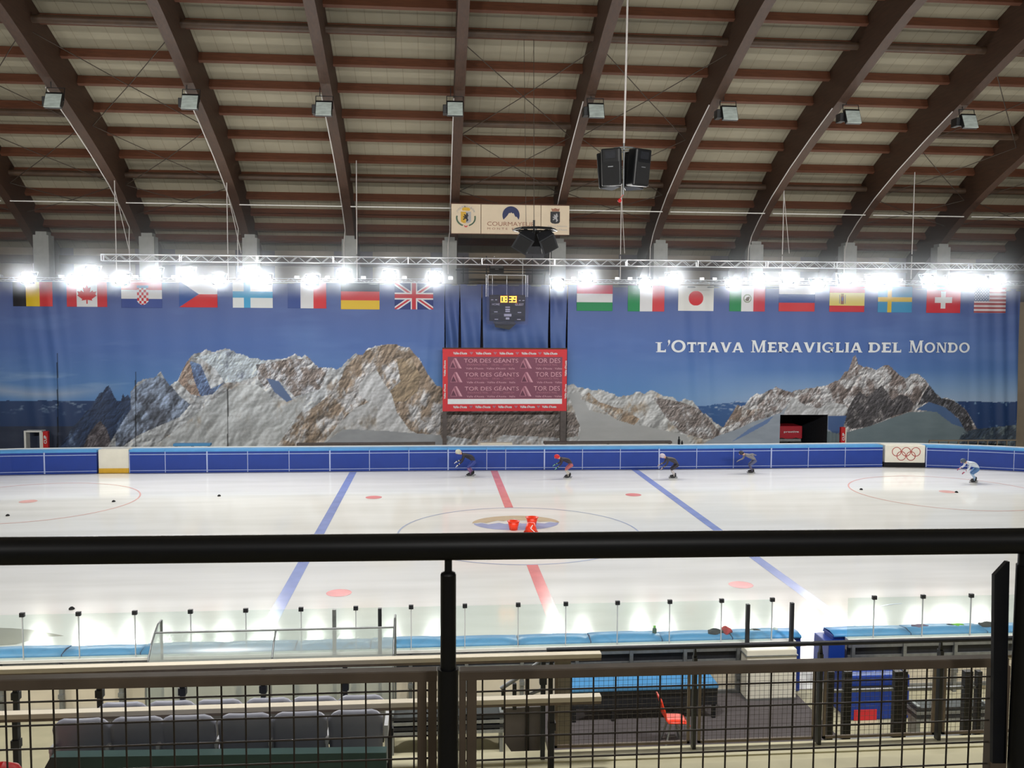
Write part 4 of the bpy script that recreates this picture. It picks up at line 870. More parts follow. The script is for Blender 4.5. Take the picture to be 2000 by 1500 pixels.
for ch, a, c in (('0', 978, 983.6), ('8', 985, 990.6), ('3', 994.5, 1000.8), ('9', 1002, 1008.6)): seg7(ch, bx(a), bx(c), bz(590.5), bz(578.5))
def sbt(s, a, c, t, bt): text(s, bx(a), bx(c), bz(bt), bz(t), YSB-.015, M['sbtext'], sb, 'panel_lettering', 0.02)
sbt('HOME', 961, 976, 592.5, 596.5); sbt('GUEST', 1006, 1023, 592.5, 597)
for (a, c, t, bt) in ((959, 963.5, 585, 586.5), (967, 971, 585, 586.5), (1013, 1017, 586, 587.5), (1020, 1024, 586, 587.5), (987, 996, 599, 601), (987, 996, 603, 606), (987, 996, 607, 609.5), (984.5, 999, 613, 618), (988, 995, 620, 624), (965, 972, 608.5, 610), (1011, 1018, 609.5, 611), (966, 973, 623, 624.5), (1010, 1017, 623, 624.5)):
    mb = MB(); mb.b2(bx(a), bx(c), YSB-.02, YSB, bz(bt), bz(t)); mb.build('panel_mark', M['sbtext'], sb)
fr_ = thing('tube_gantry', (bx(990), YSB+.1, bz(576)), 'pale tube frame above the scoreboard that carries it', 'frame')
mb = MB(); zt_, zb_ = bz(537), bz(576)
for a in (949.5, 953, 1027, 1030.5): mb.tube((bx(a), YSB+.1, zb_-.1), (bx(a), YSB+.1, zt_), 0.03, 6)
mb.tube((bx(953), YSB+.1, zt_), (bx(1027), YSB+.1, zt_), .035, 6); mb.tube((bx(962), YSB+.15, zb_), (bx(962), YSB+.15, bz(505)), .018, 5); mb.tube((bx(1021), YSB+.15, zb_), (bx(1021), YSB+.15, bz(505)), .018, 5); mb.tube((bx(950), YSB+.1, bz(556)), (bx(950), YSB-.2, bz(556)), .02, 5); mb.tube((bx(1030), YSB+.1, bz(556)), (bx(1030), YSB-.2, bz(556)), .02, 5); mb.tube((bx(969), YSB+.1, zt_), (bx(969), 51.0, bz(530)), .03, 5); mb.tube((bx(990), YSB+.1, bz(578)), (bx(990), YSB+.1, zt_), .02, 5); mb.tube((bx(962), YSB+.15, bz(505)), (bx(962), 49.3, bz(505)), .02, 5); mb.build('tubes', M['alu'], fr_)
pt = at_y(969, 527, 51.0)
speaker('loudspeaker', (pt.x, 51.0, pt.z), 0.1, 0, 0.85, 0.55, 0.5, 'small black loudspeaker above the scoreboard frame')
mb = MB(); 
for (py, a, c) in ((527, 890, 1075), (533, 900, 1060)):
    q0, q1 = at_y(a, py, 52.92), at_y(c, py+2, 52.92); mb.tube((q0.x, 52.92, q0.z), (q1.x, 52.92, q1.z), .035, 6)
for a in (905, 950, 1040): q0, q1 = at_y(a, 500, 52.92), at_y(a, 552, 52.92); mb.tube((q0.x, 52.92, q0.z), (q1.x, 52.92, q1.z), .035, 6)
tag(mb.build('dark_railing', M['blackmetal']), 'dark railing against the wall behind the scoreboard', 'railing')
pl = painted('clear_tarpaulin', bx(950), bx(1031), bz(634), bz(553), YSB-.2, 40, 40, lambda X, Z, U, V: np.zeros(X.shape+(3,))+200, lambda X, Z: .03*np.sin(X*7+Z*2)+.02*np.sin(Z*9), M['plasticwrap'])
pl.modifiers.new('s', 'SOLIDIFY').thickness = 0.004
tag(pl, 'clear plastic sheet hanging over the scoreboard', 'sheet')

# --- red sponsor board
YR = 50.6
def rx_(px): return at_y(px, 740, YR).x
def rz_(py): return at_y(986, py, YR).z
rb = thing('sponsor_board', (rx_(986), YR, 0), 'large red framed mauve sponsor board on two legs below the scoreboard', 'board')
M['rbred'] = mat('board_red', (206, 40, 50), 0.6, var=0.05); M['mauve'] = mat('board_mauve', (122, 66, 88), 0.6, var=0.04); M['pinkt'] = mat('pink_print', (208, 158, 172), 0.6); M['pinkd'] = mat('dim_pink_print', (172, 112, 130), 0.6); M['plum'] = mat('plum_print', (96, 46, 68), 0.6)
M['darkleg'] = mat('brown_leg', (84, 76, 74), 0.6, var=0.15)
mb = MB(); mb.b2(rx_(864.5), rx_(1107), YR, YR+.08, rz_(803), rz_(682)); mb.build('red_sheet', M['rbred'], rb)
mb = MB(); mb.b2(rx_(864), rx_(1107.5), YR+.08, YR+.2, rz_(690), rz_(679.5)); mb.b2(rx_(866), rx_(1105), YR+.08, YR+.2, rz_(802), rz_(796)); mb.build('frame_bar', M['purlin'], rb)
for (a, c) in ((864.5, 872.5), (1095.5, 1107)):
    mb = MB(); mb.b2(rx_(a), rx_(c), YR+.08, YR+.3, 0, rz_(685)); mb.build('leg', M['darkleg'], rb)
mb = MB(); mb.b2(rx_(874.5), rx_(1098), YR-.015, YR, rz_(778.5), rz_(697)); mb.build('mauve_sheet', M['mauve'], rb)
mb = MB(); mb.b2(rx_(874.5), rx_(1098), YR-.015, YR, rz_(789), rz_(779)); mb.build('white_strip', M['letter'], rb)
def rt(s, a, c, t, bt, m='pinkt', bold=0.0, v=0): text(s, rx_(a), rx_(c), rz_(bt), rz_(t), YR-.03, M[m], rb, 'board_lettering', bold, v)
for i, (t0, xo, x2) in enumerate(((699.5, 906, 1043), (726.5, 907.5, 1045.5), (754, 907.5, 1042.5))):
    rt('TOR DES GÉANTS', xo, xo+106, t0-1, t0+9, bold=0.008); rt('ENDURANCE TRAIL', xo+6, xo+46, t0+11, t0+14.5, 'pinkd'); rt('330 km', xo+54, xo+68, t0+11, t0+14.5, 'pinkd'); rt('24.000 D+', xo+76, xo+97, t0+11, t0+14.5, 'pinkd'); rt("Valle d'Aosta · Vallée d'Aoste · Italia", xo+4, xo+99, t0+18, t0+22, 'pinkt')
    rt('TOR DES', x2, x2+51, t0, t0+9.3, bold=0.008); rt('ENDURANCE TRAIL', x2+6, x2+46, t0+11, t0+14.5, 'pinkd'); rt("Valle d'Aosta · Vallée", x2+3, 1097.5, t0+18, t0+22, 'pinkt')
    for x3 in (xo-28, x2-28):
        for off, mm_, P in ((0, 'pinkd', [(x3, t0+20), (x3+4, t0+8), (x3+9, t0), (x3+13, t0), (x3+24, t0+20)]), (1, 'plum', [(x3+1.2, t0+19), (x3+6, t0+8), (x3+11.5, t0+19)]), (2, 'mauve', [(x3+8, t0+3), (x3+9.2, t0+2), (x3+17, t0+20), (x3+14, t0+20)]), (3, 'pinkt', [(x3+10.5, t0+1), (x3+12.5, t0+1), (x3+23.5, t0+20), (x3+20, t0+20)])):
            P = P
            mb = MB(); mb.prism([(rx_(a), rz_(b_)) for a, b_ in P], YR-.018, YR-.026-.004*off); mb.build('tent_logo', M[mm_], rb)
for (yy, xs_) in ((690, ((885, 912), (929, 959), (975, 1002), (1018, 1047), (1061, 1088))), (794.5, ((885, 912), (928, 958), (973, 1000), (1016, 1045), (1059, 1087)))):
    for (a, c) in xs_: text("Vallée d'Aoste", rx_(a), rx_(c), rz_(yy+2.6), rz_(yy-2.6), YR-.03, M['letter'], rb, 'border_lettering', 0.03)
    for (p_, q_) in zip(xs_[:-1], xs_[1:]):
        hx = (p_[1]+q_[0])/2; mb = MB(); mb.prism([(rx_(a), rz_(b_)) for a, b_ in [(hx-3.5, yy-1.5), (hx-1.5, yy-2.8), (hx, yy-1.4), (hx+1.5, yy-2.8), (hx+3.5, yy-1.5), (hx, yy+3)]], YR-.018, YR-.03); mb.build('heart_mark', M['pinkd'], rb)
for xx, vv in ((866.5, 1), (1102.5, 1)):
    for (t, bt) in ((704, 735), (750, 779)): text("Vallée d'Aoste", rx_(xx), rx_(xx+4), rz_(bt), rz_(t), YR-.03, M['letter'], rb, 'border_lettering', 0.03, 1)

# --- things behind the far boards
def red_post(px, py0, py1, strip_left, label):
    q0, q1 = at_y(px, py1, 50.2), at_y(px, py0, 50.2); t = thing('padded_post', (q0.x, 50.2, 0), label, 'post'); mb = MB(); mb.b2(q0.x-.13, q0.x+.13, 50.1, 50.35, 0, q1.z); mb.build('red_pad', M['red'], t, 0.03)
    s = -1 if strip_left else 1; mb = MB(); mb.b2(q0.x+s*.13, q0.x+s*.2, 50.12, 50.32, 0, q1.z-.06); mb.build('pale_edge', M['boardwhite'], t)
    text('CUP', q0.x-.07, q0.x+.08, q0.z+.3, q0.z+.75, 50.08, M['letter'], t, 'post_lettering', 0.04, 1)
red_post(90.5, 842, 877, True, 'red padded post with white letters behind the boards at far left'); red_post(1645, 834, 870, False, 'red padded post with white letters behind the boards right of the garage door')
q = at_y(68, 841, 50.6); mb = MB(); mb.b2(at_y(48, 841, 50.6).x, at_y(83, 841, 50.6).x, 50.5, 51.0, q.z-.08, q.z); mb.b2(at_y(82, 841, 50.6).x-.1, at_y(82, 841, 50.6).x, 50.5, 51, 0, q.z-.08); mb.b2(at_y(48, 841, 50.6).x, at_y(48, 841, 50.6).x+.1, 50.5, 51, 0, q.z-.08)
tag(mb.build('white_table', M['white']), 'small white topped table behind the boards beside the left red post', 'table')
for (a, c, py, m_, nm, lb) in ((340, 412, 867, 'padlight', 'padded_bench', 'bench with light blue top behind the boards at left'), (580, 850, 866.5, 'darkleg', 'low_bench', 'long dark bench behind the boards left of the sponsor board'), (938, 1000, 865.5, 'boardwhite', 'low_bench', 'short white bench behind the boards below the sponsor board'), (1062, 1311, 863.5, 'darkleg', 'low_bench', 'long dark bench behind the boards right of the sponsor board')):
    q0, q1 = at_y(a, py, 49.0), at_y(c, py, 49.0); t = thing(nm, ((q0.x+q1.x)/2, 49, 0), lb, 'bench'); mb = MB(); mb.b2(q0.x, q1.x, 48.8, 49.2, q0.z-.1, q0.z+.03); mb.build('bench_top', M[m_], t, .01)
    for xx in (q0.x+.1, (q0.x+q1.x)/2, q1.x-.1): mb = MB(); mb.b2(xx-.04, xx+.04, 48.85, 49.15, 0, q0.z-.1); mb.build('leg', M['blackmetal'], t)
# ice machine inside the garage
Yv = 53.2; gx0, gx1 = at_y(1524, 850, Yv).x, at_y(1567, 850, Yv).x
iv = thing('ice_resurfacer', ((gx0+gx1)/2, Yv, 0), 'red ice resurfacing machine half hidden in the dark garage doorway', 'vehicle')
zz = lambda py: at_y(1545, py, Yv).z
M['darkred'] = mat('machine_red', (170, 26, 44), 0.4)
mb = MB(); mb.b2(gx0-.8, gx1, Yv, Yv+2.5, zz(857), zz(832)); mb.build('body', M['darkred'], iv, .05)
mb = MB(); mb.b2(gx0-.8, gx1-.1, Yv-.05, Yv+2.4, zz(862), zz(857)); mb.build('skirt', M['steel'], iv)
mb = MB(); mb.prism([(at_y(1528, 0, Yv).x, zz(832)), (at_y(1530, 0, Yv).x, zz(824)), (at_y(1548, 0, Yv).x, zz(824)), (at_y(1549, 0, Yv).x, zz(832))], Yv+.3, Yv+1.2); mb.build('seat', M['steel'], iv)
for xx in (gx0+.1, gx1-.4):
    mb = MB(); mb.tube((xx, Yv-.02, .4), (xx, Yv+.3, .4), .4, 16); mb.build('wheel', M['rubber'], iv)
for i in range(5): 
    pass
text('prestige', at_y(1531, 843, Yv).x, at_y(1560, 843, Yv).x, zz(846), zz(841.5), Yv-.02, M['letter'], iv, 'body_lettering', 0.02)
# small pale railing at the right end
q0, q1 = at_y(1815, 860, 50.3), at_y(1985, 864, 50.3); mb = MB(); mb.b2(q0.x, q1.x, 50.25, 50.35, q0.z-.06, q0.z+.02)
for i in range(10): xx = q0.x+(q1.x-q0.x)*i/9; mb.b2(xx-.03, xx+.03, 50.27, 50.33, 0, q0.z-.03)
tag(mb.build('low_railing', M['wallb']), 'low pale metal railing in front of the banner at the far right', 'railing')
for (px, h_, r_, lb) in ((1326, .42, .07, 'taller of two small black bottles standing on the far boards'), (1332, .2, .06, 'shorter of two small black bottles standing on the far boards')):
    ZT_ = at_y(1240, 869.5, YF+0.7).z+.03; q = at_y(px, 868, YF+.74); t = thing('drink_bottle', (q.x, YF+.74, ZT_), lb, 'bottle', 'black bottles on the far boards'); mb = MB(); mb.lathe([(0, 0), (r_, 0), (r_, h_*.55), (r_*.5, h_*.7), (r_*.5, h_*.8)], (q.x, YF+.74, ZT_), 10); mb.build('body', M['rubber'], t); mb = MB(); mb.lathe([(r_*.55, h_*.8), (r_*.55, h_), (0, h_)], (q.x, YF+.74, ZT_), 10); mb.build('cap', M['black'], t)
# ================================================================ FAR BOARDS AND PADS
ZB = at_y(1240, 869.5, YF+0.7).z
def bpt(px):
    y = YF
    for _ in range(6): x = at_y(px, 895, y).x; y = fy(x)
    return x, y
def ribbon(mb, xa, xb, y_off0, y_off1, z0, z1, n=4):
    xs = [xa+(xb-xa)*i/n for i in range(n+1)]; vs = []
    for x in xs:
        y = fy(x); vs += [(x, y+y_off0, z0), (x, y+y_off0, z1), (x, y+y_off1, z1), (x, y+y_off1, z0)]
    fs = []
    for i in range(n):
        for a in range(4): fs.append((4*i+a, 4*i+4+a, 4*i+4+(a+1) % 4, 4*i+(a+1) % 4))
    fs += [(0, 1, 2, 3), (4*n+3, 4*n+2, 4*n+1, 4*n)]; mb.add(vs, fs)
bd = thing('dasher_boards', (0, YF+0.75, 0), 'long white rink boards with white cap rail behind the far row of blue pads', 'boards')
mb = MB(); ribbon(mb, FX[0], FX[-1], 0.70, 0.80, 0, ZB-0.04, 60); mb.build('board_panel', M['boardwhite'], bd)
mb = MB(); ribbon(mb, FX[0], FX[-1], 0.64, 0.84, ZB-0.04, ZB+0.03, 60); mb.build('cap_rail', M['white'], bd)
seams = [-300, -215, -132, -50, 85, 172]
segs = list(zip([-300, -215, -132, -50, 0][:4], [-215, -132, -50, 0])) 
segs = [(-215, -132), (-132, -48), (-48, 85), (85, 189)]
rs = [252, 322, 403, 483, 564, 643, 721, 798, 874, 950, 987, 1062, 1137, 1211, 1286, 1360, 1432, 1505, 1578, 1650, 1724]
segs += list(zip(rs[:-1], rs[1:])); rr = [1808, 1890, 1980, 2075, 2180]; segs += list(zip(rr[:-1], rr[1:]))
for j, (a, c) in enumerate(segs):
    xa, xb = bpt(a)[0], bpt(c)[0]; xm = (xa+xb)/2
    if c < 200: lab = f'blue crash pad on the far boards, {["fourth","third","second","first"][j]} left of the white gate'
    elif a < 1725: lab = f'blue crash pad on the far boards, {ORD[rs.index(a)]} right of the white gate'
    else: lab = f'blue crash pad on the curve, {ORD[rr.index(a)]} right of the white rings panel'
    t = thing('crash_pad', (xm, fy(xm), 0), lab, 'pad', 'blue crash pads on the far boards')
    mb = MB(); ribbon(mb, xa+.012, xb-.012, 0, 0.64, 0.02, ZB-0.12); mb.build('pad_body', M['padblue'], t)
    mb = MB(); ribbon(mb, xa+.005, xb-.005, 0.0, 0.655, ZB-0.12, ZB-0.015); mb.build('top_cover', M['padlight'], t)
    mb = MB(); ribbon(mb, xa, xb, -0.012, 0.01, ZB-.27, ZB-.235); ribbon(mb, xa, xb, -0.012, 0.01, 0.13, 0.16)
    wv = 0.07 if j % 3 == 0 else 0.035
    mb.b2(xa, xa+wv, fy(xa)-.014, fy(xa)+.01, .04, ZB-.1); mb.build('piping', M['piping'], t)
# bare white gate with yellow kick strip
xa, xb = bpt(191)[0], bpt(250)[0]; xm = (xa+xb)/2
t = thing('rink_gate', (xm, fy(xm)+.1, 0), 'bare white rink gate with a yellow kick strip between blue pads at left', 'gate')
mb = MB(); ribbon(mb, xa, xb, .1, .35, .26, ZB); mb.build('gate_panel', M['boardwhite'], t); mb = MB(); ribbon(mb, xa, xb, .08, .35, .02, .26); mb.build('kick_strip', M['yellow'], t)
M['rg'] = mat('ring_red', (186, 74, 70), .6)
# white panel with five rings
xa, xb = bpt(1727)[0], bpt(1807)[0]; xm = (xa+xb)/2
t = thing('rings_panel', (xm, fy(xm), 0), 'white padded board panel with five interlaced red rings on the far boards', 'panel')
mb = MB(); ribbon(mb, xa+.02, xb-.02, -.03, .6, .27, ZB+.01); mb.build('white_pad', M['boardwhite'], t, .03)
mb = MB(); ribbon(mb, xa, xb, .02, .6, .02, .26); mb.build('dark_base', M['rubber'], t)
q = at_y(1770, 886, fy(xm)-.05); R0 = .235
for (dx, dz) in ((-.51, .1), (0.0, .1), (.51, .1), (-.255, -.13), (.255, -.13)):
    mb = MB(); C_ = (q.x+dx, q.z+dz)
    P = [(C_[0]+R0*math.cos(2*PI*k/28), fy(C_[0]+R0*math.cos(2*PI*k/28))-.045, C_[1]+R0*math.sin(2*PI*k/28)) for k in range(29)]; mb.path(P, .018, 5); mb.build('ring', M['rg'], t)
# ================================================================ SKATERS
M['skin'] = mat('skin', (214, 160, 132), .55, var=.05)
M['blade'] = mat('skate_blade', (170, 172, 176), .25, .9)
def skater(px, py, H, suit_top, suit_leg, shin, helmet, glove, label, arm_back, lean=0.0, flip=1, stride=.0, visor=None):
    base = at_z(px, py, 0.014); s = H/1.25
    J = {'pel': (.16, 0, .70), 'wst': (.04, 0, .83), 'chs': (-.22, 0, .98+lean*.05), 'nck': (-.40, 0, 1.0+lean*.08), 'hd0': (-.47, 0, 1.03+lean*.1), 'hd1': (-.58, 0, 1.05+lean*.1),
         'hpL': (.15, -.10, .66), 'knL': (-.17, -.13, .43), 'anL': (.02-stride*.3, -.14, .12), 'toL': (-.17-stride*.3, -.14, .075),
         'hpR': (.15, .10, .66), 'knR': (-.12+stride*.2, .15, .44), 'anR': (.10+stride*.9, .18+stride*.4, .13), 'toR': (-.09+stride*.9, .20+stride*.4, .075),
         'shL': (-.33, -.19, .97), 'shR': (-.33, .19, .97)}
    if arm_back: J.update({'elL': (-.08, -.30, 1.06), 'wrL': (.10, -.10, .98), 'haL': (.17, -.03, .96)})
    else: J.update({'elL': (-.42, -.24, .72), 'wrL': (-.58, -.18, .56), 'haL': (-.64, -.17, .51)})
    J.update({'elR': (-.40, .26, .74), 'wrR': (-.62, .2, .66), 'haR': (-.68, .19, .63)})
    Rd_ = {'pel': .15, 'wst': .135, 'chs': .155, 'nck': .06, 'hd0': .075, 'hd1': .10, 'hpL': .105, 'hpR': .105, 'knL': .068, 'knR': .068, 'anL': .045, 'anR': .045, 'toL': .04, 'toR': .04, 'shL': .07, 'shR': .07, 'elL': .045, 'elR': .045, 'wrL': .03, 'wrR': .03, 'haL': .035, 'haR': .035}
    E = [('pel', 'wst'), ('wst', 'chs'), ('chs', 'nck'), ('nck', 'hd0'), ('hd0', 'hd1'), ('pel', 'hpL'), ('hpL', 'knL'), ('knL', 'anL'), ('anL', 'toL'), ('pel', 'hpR'), ('hpR', 'knR'), ('knR', 'anR'), ('anR', 'toR'), ('chs', 'shL'), ('shL', 'elL'), ('elL', 'wrL'), ('wrL', 'haL'), ('chs', 'shR'), ('shR', 'elR'), ('elR', 'wrR'), ('wrR', 'haR')]
    for sd in 'LR':
        h = Vector(J['ha'+sd]); d = (h-Vector(J['wr'+sd])).normalized(); side = Vector((0, 1, 0)); up = d.cross(side)
        for k in range(4):
            L_ = (.075, .085, .08, .062)[k]; o = side*(.024*(k-1.5)); a = h+d*.045+o; b_ = a+d*L_*.55; c = b_+d*L_*.35-up*(-.025)
            n = f'f{sd}{k}'; J[n+'a'] = a; J[n+'b'] = b_; J[n+'c'] = c; Rd_[n+'a'] = .012; Rd_[n+'b'] = .0095; Rd_[n+'c'] = .0085; E += [('ha'+sd, n+'a'), (n+'a', n+'b'), (n+'b', n+'c')]
        n = f't{sd}'; J[n] = h+side*(.05 if sd == 'L' else -.05)+d*.03; Rd_[n] = .011; E.append(('ha'+sd, n))
    # nose and chin so that the head has a face
    keys = list(J); me = bpy.data.meshes.new('sk'); me.from_pydata([Vector(J[k])*s for k in keys], [(keys.index(a), keys.index(b_)) for a, b_ in E], [])
    o = bpy.data.objects.new('sk', me); COL.objects.link(o); md = o.modifiers.new('s', 'SKIN'); sv = me.skin_vertices[0].data
    for i, k in enumerate(keys): r = Rd_[k]*s; sv[i].radius = (r, r); sv[i].use_root = (k == 'pel')
    sd_ = o.modifiers.new('u', 'SUBSURF'); sd_.levels = 2; sd_.render_levels = 2
    bpy.context.view_layer.update(); m2 = bpy.data.meshes.new_from_object(o.evaluated_get(bpy.context.evaluated_depsgraph_get())); bpy.data.objects.remove(o)
    root = thing('person', base, label, 'person', None)
    m2.materials.clear()
    for m_ in (suit_top, suit_leg, shin, M['skin'], glove): m2.materials.append(m_)
    for p in m2.polygons:
        c = p.center/s; i = 0
        if c.z < .40: i = 2
        elif c.z < .74 and c.x > -.26: i = 1
        if c.x < -.435 and abs(c.y) < .13 and c.z > .9: i = 3
        for sd in 'LR':
            if (Vector(c)-Vector(J['ha'+sd])).length < .15 and (Vector(c)-Vector(J['wr'+sd])).length > .05: i = 4
        p.material_index = i; p.use_smooth = True
    ob = bpy.data.objects.new('body', m2); COL.objects.link(ob); ob.parent = root; WL[ob] = WL[root]
    def W(v): return tuple(Vector(base)+Vector(v)*s)
    hz = 1.05+lean*.1
    mb = MB(); mb.ball(W((-.585, 0, hz+.035)), .15*s, .115*s, .115*s, 14, Matrix.Rotation(.25, 3, 'Y')); mb.build('helmet', helmet, root)
    mb = MB(); mb.ball(W((-.70, 0, hz-.03)), .02*s, .018*s, .03*s, 8); mb.build('nose', M['skin'], root)
    mb = MB()
    for y in (-.035, .035): mb.ball(W((-.685, y, hz+.0)), .012*s, .014*s, .012*s, 6)
    mb.build('eyes', M['ink'], root)
    mb = MB(); mb.ball(W((-.665, 0, hz-.085)), .012*s, .028*s, .008*s, 6); mb.build('mouth', M['rbred'], root)
    for sd in 'LR':
        a = Vector(J['an'+sd]); tt = Vector(J['to'+sd]); mb = MB(); mb.ball(W(((a.x+tt.x)/2-.01, a.y, .085)), .155*s, .05*s, .055*s, 12); mb.tube(W((a.x+.01, a.y, .08)), W((a.x, a.y, .21)), .058*s, 10)
        sk_ = mb.build('skate', M['black'], root); mb = MB(); mb.b2(*[W((tt.x-.12, a.y-.006, 0))[0], W((a.x+.13, 0, 0))[0]], W((0, a.y-.006, 0))[1], W((0, a.y+.006, 0))[1], base.z, base.z+.04*s); mb.build('blade', M['blade'], sk_)
    return root
def sm(n, c): return mat(n, c, .6, var=.06)
skater(920, 929.5, 1.36, sm('suit_a', (28, 26, 40)), sm('legs_a', (44, 62, 140)), sm('shin_a', (120, 84, 128)), sm('helmet_a', (196, 196, 176)), sm('glove_a', (210, 210, 214)), 'leftmost skater, dark top, blue leggings and pale helmet, crouching near the red line', False, .5)
skater(1110, 933, 1.24, sm('suit_b', (44, 34, 48)), sm('legs_b', (172, 92, 98)), sm('shin_b', (190, 184, 176)), sm('helmet_b', (204, 36, 44)), sm('glove_b', (110, 170, 140)), 'skater with red helmet, dark top and pinkish leg, crouching low', False, 0)
skater(1316, 933.5, 1.28, sm('suit_c', (52, 48, 56)), sm('legs_c', (36, 32, 46)), sm('shin_c', (190, 184, 184)), sm('helmet_c', (196, 184, 196)), sm('glove_c', (170, 150, 140)), 'skater in black suit with white bands and pale helmet, back held level', False, .2)
skater(1468, 923.5, 1.22, sm('suit_d', (120, 118, 122)), sm('legs_d', (84, 88, 116)), sm('shin_d', (90, 84, 110)), sm('helmet_d', (46, 46, 60)), sm('glove_d', (120, 116, 118)), 'skater in grey top with dark helmet, hand behind the back', True, 0)
skater(1902, 941.5, 1.26, sm('suit_e', (196, 204, 214)), sm('legs_e', (74, 112, 158)), sm('shin_e', (150, 176, 204)), sm('helmet_e', (70, 84, 100)), sm('glove_e', (150, 60, 90)), 'skater in white and blue with pinkish gloves on the right curve', False, -.3, stride=.15)

# --- orange buckets and little black track markers
def bucket(px, py, lab, up=True, r0=.15, r1=.22, h=.33, tilt=0):
    p = at_z(px, py, .016); c = (p.x, p.y, .016); a, b_ = (r0, r1) if up else (r1, r0)
    t = thing('orange_bucket', c, lab, 'bucket', 'orange buckets at centre ice'); mb = MB(); prof = [(0, 0.01), (a, 0), (b_, h)]+([(b_-.02, h), (a-.01, .03), (0, .03)] if up else [(0, h)])
    mb.lathe(prof, c, 18); mb.build('shell', M['redplastic'], t); mb = MB(); zr = h if up else 0; mb.lathe([(r1, zr-.02 if up else 0), (r1+.02, zr-.02 if up else 0), (r1+.02, zr if up else .03), (r1, zr if up else .03)], c, 18); mb.build('rim', M['redplastic'], t)
bucket(1003, 1034.5, 'orange bucket standing alone on the centre ice logo'); bucket(1039, 1026, 'orange bucket farther back of the pair on the centre ice logo', True, .15, .23, .32); bucket(1037, 1039.5, 'orange bucket upside down, nearer one of the pair on the logo', False, .14, .25, .36)
mb = MB(); q = at_z(1037, 1038, .05); mb.path([(q.x+.04, q.y-.22, .34), (q.x-.04, q.y-.25, .22), (q.x+.1, q.y-.3, .1)], .016, 5); tag(mb.build('white_strap', M['white']), 'white strap hanging over the nearest orange bucket', 'strap')
for j, (px, py, w_) in enumerate([(428, 969, 'on the ice, farthest of the left group'), (222, 980, 'just inside the left face off circle'), (15, 1007.5, 'near the left edge of the picture'), (140, 1190, 'on the near ice at left'), (1682, 956.5, 'just inside the right face off circle'), (1868, 962, 'beside the far right red spot')]):
    p = at_z(px, py, .014); mb = MB(); mb.lathe([(0, 0), (.075, 0), (.075, .03), (.03, .07), (0, .07)], (p.x, p.y, .014), 12); tag(mb.build('track_marker', M['rubber']), 'black rubber track marker '+w_, 'marker', 'black rubber track markers')

# ================================================================ NEAR BOARDS (their back faces the camera)
YBk = 17.65; ZN = 1.16
def nx(px, py=1262, y=YBk): return at_y(px, py, y).x
def near_run(pa, pc, label):
    xa, xc = nx(pa), nx(pc); t = thing('dasher_boards', ((xa+xc)/2, YBk, 0), label, 'boards')
    mb = MB(); mb.b2(xa, xc, YBk+.03, YBk+.10, 0.0, ZN-.06); mb.build('board_panel', M['cream'], t)
    mb = MB(); mb.b2(xa, xc, YBk-.04, YBk+.12, ZN-.04, ZN+.015); mb.build('cap_rail', M['white'], t)
    mb = MB(); mb.b2(xa, xc, YBk-.05, YBk+.03, ZN-.16, ZN-.06); mb.b2(xa, xc, YBk-.03, YBk+.03, ZN-.42, ZN-.33); mb.b2(xa, xc, YBk-.03, YBk+.03, .1, .17); mb.build('steel_rail', M['steel'], t)
    mb = MB(); mb.b2(xa, xc, YBk+.0, YBk+.025, ZN-.33, ZN-.16); mb.build('dark_recess_strip', M['blackmetal'], t)
    n = int((xc-xa)/1.12)
    for i in range(n+1):
        x = xa+.1+i*1.12; mb = MB(); mb.b2(x-.035, x+.035, YBk-.08, YBk+.02, 0, ZN-.06); mb.b2(x-.05, x+.05, YBk-.1, YBk-.02, .42, .5); mb.build('post', M['steel'], t)
    return t
near_run(-250, 1553, 'near rink boards seen from behind, cream panels in a grey steel frame'); near_run(1655, 2250, 'near rink boards right of the open gate, cream panels in a steel frame')
def near_pads(pa, pc, n, lab0):
    xa, xc = nx(pa, 1250, 18.05), nx(pc, 1250, 18.05)
    for i in range(n):
        a, c = xa+(xc-xa)*i/n+.01, xa+(xc-xa)*(i+1)/n-.01; t = thing('crash_pad', ((a+c)/2, 18.05, 0), f'{ORD[i]} light blue topped crash pad {lab0}', 'pad', 'crash pads on the near boards')
        bow = 0.03*math.sin(i*2.3); mb = MB(); mb.b2(a, c, 17.80, 18.27, .02, 1.2); mb.build('pad_body', M['padblue'], t, .02)
        mb = MB(); m_ = 6; xs = [a+(c-a)*k/m_ for k in range(m_+1)]; vs = []
        for k, x in enumerate(xs):
            b_ = .04*math.sin(PI*k/m_)+bow; vs += [(x, 17.78, 1.17), (x, 17.78, 1.21), (x, 18.0, 1.24+b_*.6), (x, 18.26+b_, 1.21), (x, 18.3+b_, 1.12)]
        sm_ = mb.smooth; mb.smooth = True; mb.add(vs, [(5*k+q_, 5*k+q_+1, 5*k+q_+6, 5*k+q_+5) for k in range(m_) for q_ in range(4)]); mb.smooth = sm_; mb.build('top_cover', M['padlight'], t, 0, .01)
near_pads(-180, 1556, 12, 'from the left along the near boards'); near_pads(1616, 2200, 4, 'right of the open gate on the near boards')
